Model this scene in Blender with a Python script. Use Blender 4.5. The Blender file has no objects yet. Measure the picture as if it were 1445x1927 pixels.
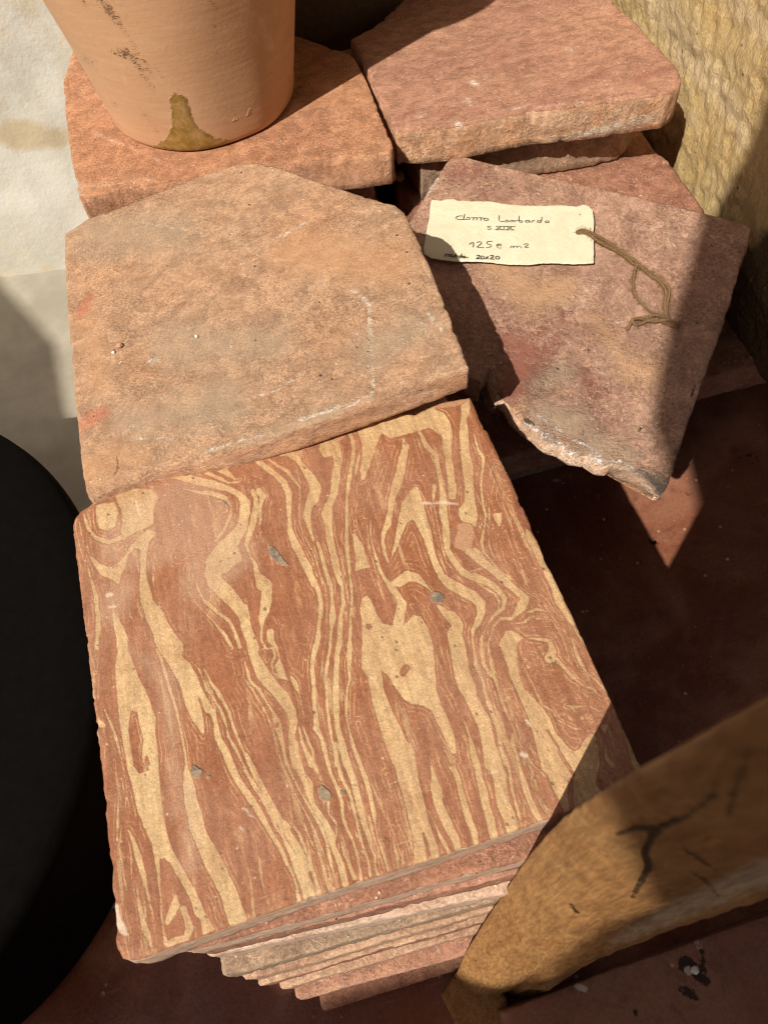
import bpy, bmesh, math, random
import numpy as np
from mathutils import Vector, noise, Matrix
from mathutils.geometry import delaunay_2d_cdt

sc = bpy.context.scene
col = sc.collection
rnd = random.Random(7)

# ---------------------------------------------------------------- camera
FPX = 1420.0
CX, CY = 722.5, 963.5
RT = np.array([[0.95720575, 0.27136768, -0.10058204],
               [-0.28358075, 0.81007143, -0.5131922],
               [-0.05778514, 0.51975365, 0.85235968]])   # columns: camera x, y, z axes in the world
CAM = np.array([0.10416, -0.03317, 0.29976])
RC = RT.T
cd = bpy.data.cameras.new('camera')
co = bpy.data.objects.new('camera', cd)
col.objects.link(co)
M = Matrix([[*RT[0], CAM[0]], [*RT[1], CAM[1]], [*RT[2], CAM[2]], [0, 0, 0, 1]])
co.matrix_world = M
cd.sensor_fit = 'HORIZONTAL'
cd.sensor_width = 36
cd.lens = 36 * FPX / 1445
cd.clip_start = 0.005
cd.clip_end = 200
cd.dof.use_dof = True
cd.dof.focus_distance = 0.40
cd.dof.aperture_fstop = 28
sc.camera = co

# ---------------------------------------------------------------- world and sun
SUN = np.array([0.5071, 0.4249, -0.7498])
SUN /= np.linalg.norm(SUN)
w = bpy.data.worlds.new('World')
sc.world = w
w.use_nodes = True
wn = w.node_tree
for n in list(wn.nodes): wn.nodes.remove(n)
wo = wn.nodes.new('ShaderNodeOutputWorld')
wb = wn.nodes.new('ShaderNodeBackground')
ws = wn.nodes.new('ShaderNodeTexSky')
ws.sky_type = 'NISHITA'
ws.sun_disc = False
ws.ozone_density = 0.0
ws.dust_density = 5.0
ws.sun_elevation = math.asin(-SUN[2])
ws.sun_rotation = math.atan2(-SUN[0], -SUN[1])
wb.inputs['Strength'].default_value = 0.062
wn.links.new(ws.outputs[0], wb.inputs['Color'])
wn.links.new(wb.outputs[0], wo.inputs['Surface'])
ld = bpy.data.lights.new('sun', 'SUN')
ld.energy = 4.9
ld.angle = math.radians(0.53)
ld.color = (1.0, 0.925, 0.815)
lo = bpy.data.objects.new('sun', ld)
col.objects.link(lo)
lo.rotation_euler = Vector(SUN).to_track_quat('-Z', 'Y').to_euler()
lo.location = (-1, -1, 2)
sc.view_settings.view_transform = 'Standard'
sc.view_settings.look = 'None'
sc.view_settings.exposure = 0.10
sc.view_settings.gamma = 1
sc.cycles.use_denoising = True
sc.cycles.filter_width = 1.1
sc.cycles.max_bounces = 6
sc.cycles.caustics_reflective = False

# ---------------------------------------------------------------- helpers
FLOOR = -0.255

def at(u, v, z=0.0):
    d = RT @ np.array([(u - CX) / FPX, -(v - CY) / FPX, -1.0])
    k = (z - CAM[2]) / d[2]
    return CAM + k * d

def at_plane(u, v, pl):
    """pl = (a, b, c): z = a + b x + c y"""
    d = RT @ np.array([(u - CX) / FPX, -(v - CY) / FPX, -1.0])
    a, b, c = pl
    k = (a + b * CAM[0] + c * CAM[1] - CAM[2]) / (d[2] - b * d[0] - c * d[1])
    return CAM + k * d

def project(P):
    q = (P - CAM) @ RC.T
    return np.stack([CX + FPX * q[:, 0] / -q[:, 2], CY - FPX * q[:, 1] / -q[:, 2]], 1)

def plane3(p, q, r):
    A = np.array([[1, p[0], p[1]], [1, q[0], q[1]], [1, r[0], r[1]]])
    return np.linalg.solve(A, np.array([p[2], q[2], r[2]]))

def seg_dist(XY, p, q, wp, wq):
    d = q - p
    L = d @ d + 1e-12
    t = np.clip(((XY - p) @ d) / L, 0, 1)
    c = p + t[:, None] * d
    return np.hypot(*(XY - c).T) - (wp + (wq - wp) * t) * 0.5

def field(XY, shapes, far=30.0):
    """signed distance (negative inside) to a list of marks; kinds: s stroke, p polygon, x stroke cut out, X polygon cut out"""
    D = np.full(len(XY), far)
    for kind, pts in shapes:
        P = np.array(pts, float)
        xy = P[:, :2]
        pad = far + (P[:, 2].max() if P.shape[1] > 2 else 0)
        lo_, hi_ = xy.min(0) - pad, xy.max(0) + pad
        idx = np.nonzero((XY[:, 0] > lo_[0]) & (XY[:, 0] < hi_[0]) & (XY[:, 1] > lo_[1]) & (XY[:, 1] < hi_[1]))[0]
        if not len(idx): continue
        Q = XY[idx]
        if kind in 'sx':
            d = np.full(len(Q), 1e9)
            if len(P) == 1:
                d = np.hypot(*(Q - xy[0]).T) - P[0, 2] / 2
            for i in range(len(P) - 1):
                d = np.minimum(d, seg_dist(Q, xy[i], xy[i + 1], P[i, 2], P[i + 1, 2]))
        else:
            d = np.full(len(Q), 1e9)
            ins = np.zeros(len(Q), bool)
            n = len(P)
            for i in range(n):
                a, b = xy[i], xy[(i + 1) % n]
                d = np.minimum(d, seg_dist(Q, a, b, 0, 0))
                if a[1] != b[1]:
                    c = ((a[1] > Q[:, 1]) != (b[1] > Q[:, 1])) & (Q[:, 0] < (b[0] - a[0]) * (Q[:, 1] - a[1]) / (b[1] - a[1]) + a[0])
                    ins ^= c
            d = np.where(ins, -d, d)
        if kind in 'sp': D[idx] = np.minimum(D[idx], d)
        else: D[idx] = np.maximum(D[idx], -d)
    return np.minimum(D, far)

def parse(txt, origins):
    """marks written as: crop kind x,y,w x,y,w ... in the coordinates of an enlargement"""
    out = []
    for line in txt.strip().splitlines():
        t = line.split()
        if not t or t[0].startswith('#'): continue
        ox, oy, s = origins[t[0]]
        pts = []
        for q in t[2:]:
            v = [float(k) for k in q.split(',')]
            pts.append([ox + v[0] / s, oy + v[1] / s] + [k / s for k in v[2:]])
        out.append((t[1], pts))
    return out

def tag(o, label=None, cat=None, group=None, kind=None):
    if label: o['label'] = label
    if cat: o['category'] = cat
    if group: o['group'] = group
    if kind: o['kind'] = kind
    return o

def obj(name, verts, faces, mats, parent=None, smooth=True, attrs=None, fmat=None, origin=None):
    """links a mesh whose vertices are given in world coordinates; origin is the world point the object sits at"""
    V = np.array(verts, float)
    o0 = np.array(origin, float) if origin is not None else np.zeros(3)
    me = bpy.data.meshes.new(name)
    me.from_pydata((V - o0).tolist(), [], faces)
    for m in (mats if isinstance(mats, (list, tuple)) else [mats]): me.materials.append(m)
    if fmat is not None: me.polygons.foreach_set('material_index', fmat)
    if smooth: me.polygons.foreach_set('use_smooth', [True] * len(me.polygons))
    if attrs:
        for k, a in attrs.items():
            at_ = me.attributes.new(k, 'FLOAT', 'POINT')
            at_.data.foreach_set('value', np.asarray(a, np.float32))
    me.update()
    o = bpy.data.objects.new(name, me)
    col.objects.link(o)
    if parent is not None:
        o.parent = parent
        o.location = o0 - np.array(parent.location)
    else:
        o.location = o0
    return o

def empty(name, loc):
    o = bpy.data.objects.new(name, None)
    o.empty_display_size = 0.02
    o.location = loc
    col.objects.link(o)
    return o

def nz(p, s, seed=0.0):
    return noise.noise(Vector((p[0] * s + seed, p[1] * s - seed * 1.7, (p[2] if len(p) > 2 else 0) * s + seed * .3)))

# ---------------------------------------------------------------- node helper
class NT:
    def __init__(s, name):
        s.m = bpy.data.materials.new(name)
        s.m.use_nodes = True
        s.t = s.m.node_tree
        for n in list(s.t.nodes): s.t.nodes.remove(n)
        s.out = s.t.nodes.new('ShaderNodeOutputMaterial')
        s.b = s.t.nodes.new('ShaderNodeBsdfPrincipled')
        s.t.links.new(s.b.outputs[0], s.out.inputs['Surface'])
    def n(s, typ, **k):
        nd = s.t.nodes.new(typ)
        for a, v in k.items(): setattr(nd, a, v)
        return nd
    def put(s, sock, v):
        if isinstance(v, bpy.types.NodeSocket): s.t.links.new(v, sock)
        elif isinstance(v, (tuple, list)) and sock.type == 'RGBA': sock.default_value = (*v[:3], 1)
        else: sock.default_value = v
    def coord(s, scale=(1, 1, 1), seed=0.0, per_object=True):
        tc = s.n('ShaderNodeTexCoord')
        mp = s.n('ShaderNodeMapping')
        mp.inputs['Scale'].default_value = scale
        mp.inputs['Location'].default_value = (seed, seed * .7, seed * 1.3)
        s.t.links.new(tc.outputs['Object'], mp.inputs['Vector'])
        if not per_object: return mp.outputs[0]
        oi = s.n('ShaderNodeObjectInfo')
        a = s.n('ShaderNodeVectorMath', operation='ADD')
        sc_ = s.math('MULTIPLY', oi.outputs['Random'], 3.0)
        cb = s.n('ShaderNodeCombineXYZ')
        for i in range(3): s.t.links.new(sc_, cb.inputs[i])
        s.t.links.new(mp.outputs[0], a.inputs[0])
        s.t.links.new(cb.outputs[0], a.inputs[1])
        return a.outputs[0]
    def noise(s, vec, scale, detail=5, rough=.6, dist=0.0):
        n = s.n('ShaderNodeTexNoise')
        s.t.links.new(vec, n.inputs['Vector'])
        n.inputs['Scale'].default_value = scale
        n.inputs['Detail'].default_value = detail
        n.inputs['Roughness'].default_value = rough
        n.inputs['Distortion'].default_value = dist
        return n.outputs['Fac']
    def voro(s, vec, scale, feature='F1', out='Distance', rand=1.0):
        n = s.n('ShaderNodeTexVoronoi', feature=feature)
        s.t.links.new(vec, n.inputs['Vector'])
        n.inputs['Scale'].default_value = scale
        n.inputs['Randomness'].default_value = rand
        return n.outputs[out]
    def math(s, op, a, b=0.0, c=None, clamp=False):
        n = s.n('ShaderNodeMath', operation=op)
        n.use_clamp = clamp
        s.put(n.inputs[0], a)
        s.put(n.inputs[1], b)
        if c is not None: s.put(n.inputs[2], c)
        return n.outputs[0]
    def step(s, v, lo, hi, a=0.0, b=1.0):
        n = s.n('ShaderNodeMapRange', interpolation_type='SMOOTHSTEP')
        s.put(n.inputs['Value'], v)
        n.inputs['From Min'].default_value = lo
        n.inputs['From Max'].default_value = hi
        n.inputs['To Min'].default_value = a
        n.inputs['To Max'].default_value = b
        return n.outputs[0]
    def mix(s, f, a, b, mode='MIX'):
        n = s.n('ShaderNodeMix', data_type='RGBA', blend_type=mode)
        s.put(n.inputs[0], f)
        s.put(n.inputs[6], a)
        s.put(n.inputs[7], b)
        return n.outputs[2]
    def attr(s, name):
        n = s.n('ShaderNodeAttribute')
        n.attribute_name = name
        return n.outputs['Fac']
    def bump(s, h, dist, strength=1.0, prev=None):
        n = s.n('ShaderNodeBump')
        n.inputs['Distance'].default_value = dist
        n.inputs['Strength'].default_value = strength
        s.t.links.new(h, n.inputs['Height'])
        if prev is not None: s.t.links.new(prev, n.inputs['Normal'])
        return n.outputs[0]
    def done(s, color, rough=.85, normal=None, spec=.3):
        s.put(s.b.inputs['Base Color'], color)
        s.put(s.b.inputs['Roughness'], rough)
        s.b.inputs['Specular IOR Level'].default_value = spec
        if normal is not None: s.t.links.new(normal, s.b.inputs['Normal'])
        return s.m

def clay(name, c1, c2, c3, seed=0.0, blotch=22, grain=350, specks=.5, pits=.5, bump=.0006, marks=(), stretch=(1, 1, 1), rough=.88,
         speck_col=(.75, .62, .5), pit_col=(.06, .035, .025), fleck=0.0):
    """dusty fired clay: three earth tones, pale lime specks, dark pits; marks = (attribute, colour, edge, raggedness, strength)"""
    s = NT(name)
    v = s.coord(stretch, seed)
    f1 = s.step(s.noise(v, blotch, 7, .66, .4), .30, .72)
    f2 = s.step(s.noise(v, blotch * 2.3, 8, .76, .8), .42, .78)
    c = s.mix(f1, c1, c2)
    c = s.mix(s.math('MULTIPLY', f2, .45), c, c3)
    sand = s.noise(v, grain * 2.0, 3, .8)
    worn = s.step(s.noise(s.coord(stretch, seed + 4), blotch * 1.7, 4, .6), .40, .62, .35, 1.0)
    c = s.mix(worn, c, s.mix(1.0, c, s.mix(s.step(sand, .34, .66), (.74, .72, .70), (1.22, 1.22, 1.22)), 'MULTIPLY'))
    stn = s.step(s.noise(s.coord(stretch, seed + 9), blotch * .55, 5, .7, .3), .52, .75, 0, .2)
    c = s.mix(stn, c, tuple(k * .62 for k in c1))
    g = s.noise(v, grain, 5, .7)
    c = s.mix(s.step(g, .3, .7, .0, .55), c, s.mix(.5, c, (1.0, .93, .85), 'MULTIPLY'), 'MIX')
    c = s.mix(1.0, c, s.mix(s.step(g, .25, .75), (.80, .78, .76), (1.16, 1.16, 1.15)), 'MULTIPLY')
    med = s.noise(v, grain * .22, 6, .72, .5)
    c = s.mix(1.0, c, s.mix(s.step(med, .34, .66), (.76, .73, .71), (1.2, 1.2, 1.2)), 'MULTIPLY')
    if fleck:
        fl = s.step(s.noise(v, grain * .5, 4, .75, 1.5), .60, .66)
        c = s.mix(s.math('MULTIPLY', fl, fleck), c, speck_col)
    vs = s.voro(v, 260)
    sel = s.step(s.noise(v, 130, 2, .5), .58, .66)
    sp = s.math('MULTIPLY', s.step(vs, .10, .24, 1, 0), sel)
    c = s.mix(s.math('MULTIPLY', sp, specks), c, speck_col)
    vp = s.voro(s.coord(stretch, seed + 5.1), 170)
    selp = s.step(s.noise(v, 95, 2, .5), .60, .67)
    pt = s.math('MULTIPLY', s.step(vp, .06, .16, 1, 0), selp)
    c = s.mix(s.math('MULTIPLY', pt, pits), c, pit_col)
    h = s.math('ADD', s.math('ADD', s.math('MULTIPLY', g, .5), med), s.math('MULTIPLY', s.math('MULTIPLY', sand, worn), .5))
    h = s.math('SUBTRACT', h, s.math('MULTIPLY', pt, 1.4))
    h = s.math('ADD', h, s.math('MULTIPLY', sp, .4))
    for (an, cc, edge, rag, st) in marks:
        n = s.noise(v, 190, 5, .75)
        n2 = s.noise(v, 700, 3, .7)
        n3 = s.noise(s.coord((.6, 1.3, 1), seed + 2), 330, 5, .8, 1.0)
        nn = s.math('ADD', n, s.math('MULTIPLY', s.math('ADD', n2, n3), .5))
        d = s.math('ADD', s.attr(an), s.math('MULTIPLY', s.math('SUBTRACT', nn, 1.0), rag))
        mk = s.step(d, -edge, edge, 1, 0)
        if an in ('white', 'rim'): mk = s.math('MULTIPLY', mk, s.step(n3, .40, .56))
        c = s.mix(s.math('MULTIPLY', mk, st), c, cc)
        h = s.math('ADD', h, s.math('MULTIPLY', mk, .25))
    return s.done(c, rough, s.bump(h, bump * 1.3, 1.0))
# ---------------------------------------------------------------- tile builder
def resample(poly, step):
    out = []
    n = len(poly)
    for i in range(n):
        a, b = np.array(poly[i][:2], float), np.array(poly[(i + 1) % n][:2], float)
        k = max(1, int(round(np.linalg.norm(b - a) / step)))
        for j in range(k): out.append(a + (b - a) * j / k)
    return np.array(out)

def roundpoly(poly, r, k=3):
    """cuts the corners of a polygon with small arcs; r may be a list"""
    out = []
    n = len(poly)
    rs = r if isinstance(r, (list, tuple)) else [r] * n
    for i in range(n):
        p = np.array(poly[i][:2], float)
        a = np.array(poly[i - 1][:2], float) - p
        b = np.array(poly[(i + 1) % n][:2], float) - p
        la, lb = np.linalg.norm(a), np.linalg.norm(b)
        rr = min(rs[i], la * .45, lb * .45)
        if rr < 1e-4:
            out.append(p); continue
        A, B = p + a / la * rr, p + b / lb * rr
        for j in range(k + 1):
            t = j / k
            out.append((1 - t) ** 2 * A + 2 * t * (1 - t) * p + t * t * B)
    return out

def make_tile(name, poly, plane, thick, mats, seed=1.0, res=.002, rad=.0015, jit=.0005, chip=.0014, wav=.0003, marks=None, label=None, cat='tile',
              group=None, parent=None, slope=0.0, dents=(), chips=None, bottom=None):
    """poly: outline (x, y) in metres, counter-clockwise or not; plane: z = a + b x + c y of its top face.
    One closed mesh with worn, chipped rims and a faintly wavy top."""
    P = resample(poly, res)
    area = np.sum(P[:, 0] * np.roll(P[:, 1], -1) - P[:, 1] * np.roll(P[:, 0], -1))
    if area < 0: P = P[::-1]
    n = len(P)
    T = np.roll(P, -1, 0) - np.roll(P, 1, 0)
    T /= np.linalg.norm(T, axis=1)[:, None] + 1e-12
    N = np.stack([T[:, 1], -T[:, 0]], 1)
    inset = np.zeros(n)
    low_ = np.zeros(n)
    for i, p in enumerate(P):
        j = jit * (.5 * nz(p, 160, seed) + .7 * nz(p, 520, seed + 3)) + jit * 1.6 * nz(p, 28, seed + 7)
        c = max(0.0, nz(p, 95, seed + 11) - .25) * chip * 2.6
        c += max(0.0, nz(p, 300, seed + 13) - .25) * chip * 1.8
        low_[i] = jit * 1.8 * nz(p, 28, seed + 7)
        inset[i] = jit * (.5 * nz(p, 190, seed) + .8 * nz(p, 560, seed + 3)) + c
    if chips:
        for (cx, cy, cr, dp) in chips:
            d = np.hypot(P[:, 0] - cx, P[:, 1] - cy)
            inset += dp * np.clip(1 - (d / cr) ** 2, 0, 1)
    Q = P - N * low_[:, None]
    botin = np.array([jit * 1.2 * nz(p, 240, seed + 23) + max(0.0, nz(p, 120, seed + 29) - .25) * chip * 2.2 for p in P])
    a, b, c = plane
    def zt(x, y): return a + b * x + c * y
    rings = []
    zb = [-thick, -thick + rad * .8, -thick * .78, -thick * .64, -thick * .50, -thick * .37, -thick * .24, -rad * 1.1, -rad * .35, 0]
    off = [rad * 1.1, 0.0, 0.0, 0.0, 0.0, 0.0, 0.0, 0.0, rad * .35, rad * 1.1]
    wt = [0, 0, 0, 0, 0, .05, .2, .75, 1, 1]
    wb_ = [1, .8, .3, .1, 0, 0, 0, 0, 0, 0]
    V = []
    for k, (zz, of) in enumerate(zip(zb, off)):
        ring = []
        for i in range(n):
            mid = 1 if 0 < k < 8 else 0
            rough_ = jit * (1.0 * nz((Q[i][0], Q[i][1], zz * 1.5), 230, seed + 17) + .8 * nz((Q[i][0], Q[i][1], zz), 520, seed + 19)) if mid else 0
            s_ = slope(Q[i], -zz) if callable(slope) else slope * (-zz)
            q = Q[i] - N[i] * (of + inset[i] * wt[k] + botin[i] * wb_[k] - rough_ + s_)
            ring.append(len(V))
            V.append((q[0], q[1], zt(q[0], q[1]) + zz - (max(inset[i], 0) * .5 if k == 9 else 0)))
        rings.append(ring)
    F, FM = [], []
    for k in range(len(rings) - 1):
        r0, r1 = rings[k], rings[k + 1]
        for i in range(n):
            j = (i + 1) % n
            F.append((r0[i], r0[j], r1[j], r1[i])); FM.append(1 if k < 7 else 0)
    F.append(tuple(reversed(rings[0]))); FM.append(1)
    top = np.array([V[i][:2] for i in rings[-1]])
    lo_, hi_ = top.min(0), top.max(0)
    gx, gy = np.meshgrid(np.arange(lo_[0], hi_[0], res), np.arange(lo_[1], hi_[1], res))
    G = np.stack([gx.ravel(), gy.ravel()], 1)
    rg = np.random.RandomState(int(seed * 10) % 9999)
    G += rg.uniform(-.25, .25, G.shape) * res
    D = field(G, [('p', top.tolist())], far=1.0)
    G = G[D < -res * .75]
    pts = [Vector(p) for p in top] + [Vector(p) for p in G]
    cons = [(i, (i + 1) % n) for i in range(n)]
    r = delaunay_2d_cdt(pts, cons, [], 1, 1e-9)
    vm = {}
    for k, vv in enumerate(r[0]):
        src = r[3][k]
        o_ = min(src) if len(src) else -1
        if 0 <= o_ < n: vm[k] = rings[-1][o_]
        else:
            z = zt(vv[0], vv[1]) + wav * (nz(vv, 18, seed) + .5 * nz(vv, 60, seed + 2))
            for (dx, dy, dr, dd) in dents:
                q_ = ((vv[0] - dx) ** 2 + (vv[1] - dy) ** 2) / dr ** 2
                if q_ < 1: z += dd * (1 - q_) ** 2
            vm[k] = len(V); V.append((vv[0], vv[1], z))
    for t in r[2]:
        F.append(tuple(vm[i] for i in t)); FM.append(0)
    attrs = {}
    VA = np.array(V)
    if marks:
        px = project(VA)
        for k, sh in marks.items(): attrs[k] = field(px, sh)
    ctr = np.array([*VA[:, :2].mean(0), VA[:, 2].min()])
    o = obj(name, V, F, mats, parent, True, attrs, FM, ctr)
    if not parent: tag(o, label, cat, group)
    return o

def square(x, y, ang, s1=.2, s2=.2):
    ca, sa = math.cos(ang), math.sin(ang)
    return [(x, y), (x + s1 * ca, y + s1 * sa), (x + s1 * ca - s2 * sa, y + s1 * sa + s2 * ca), (x - s2 * sa, y + s2 * ca)]

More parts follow.
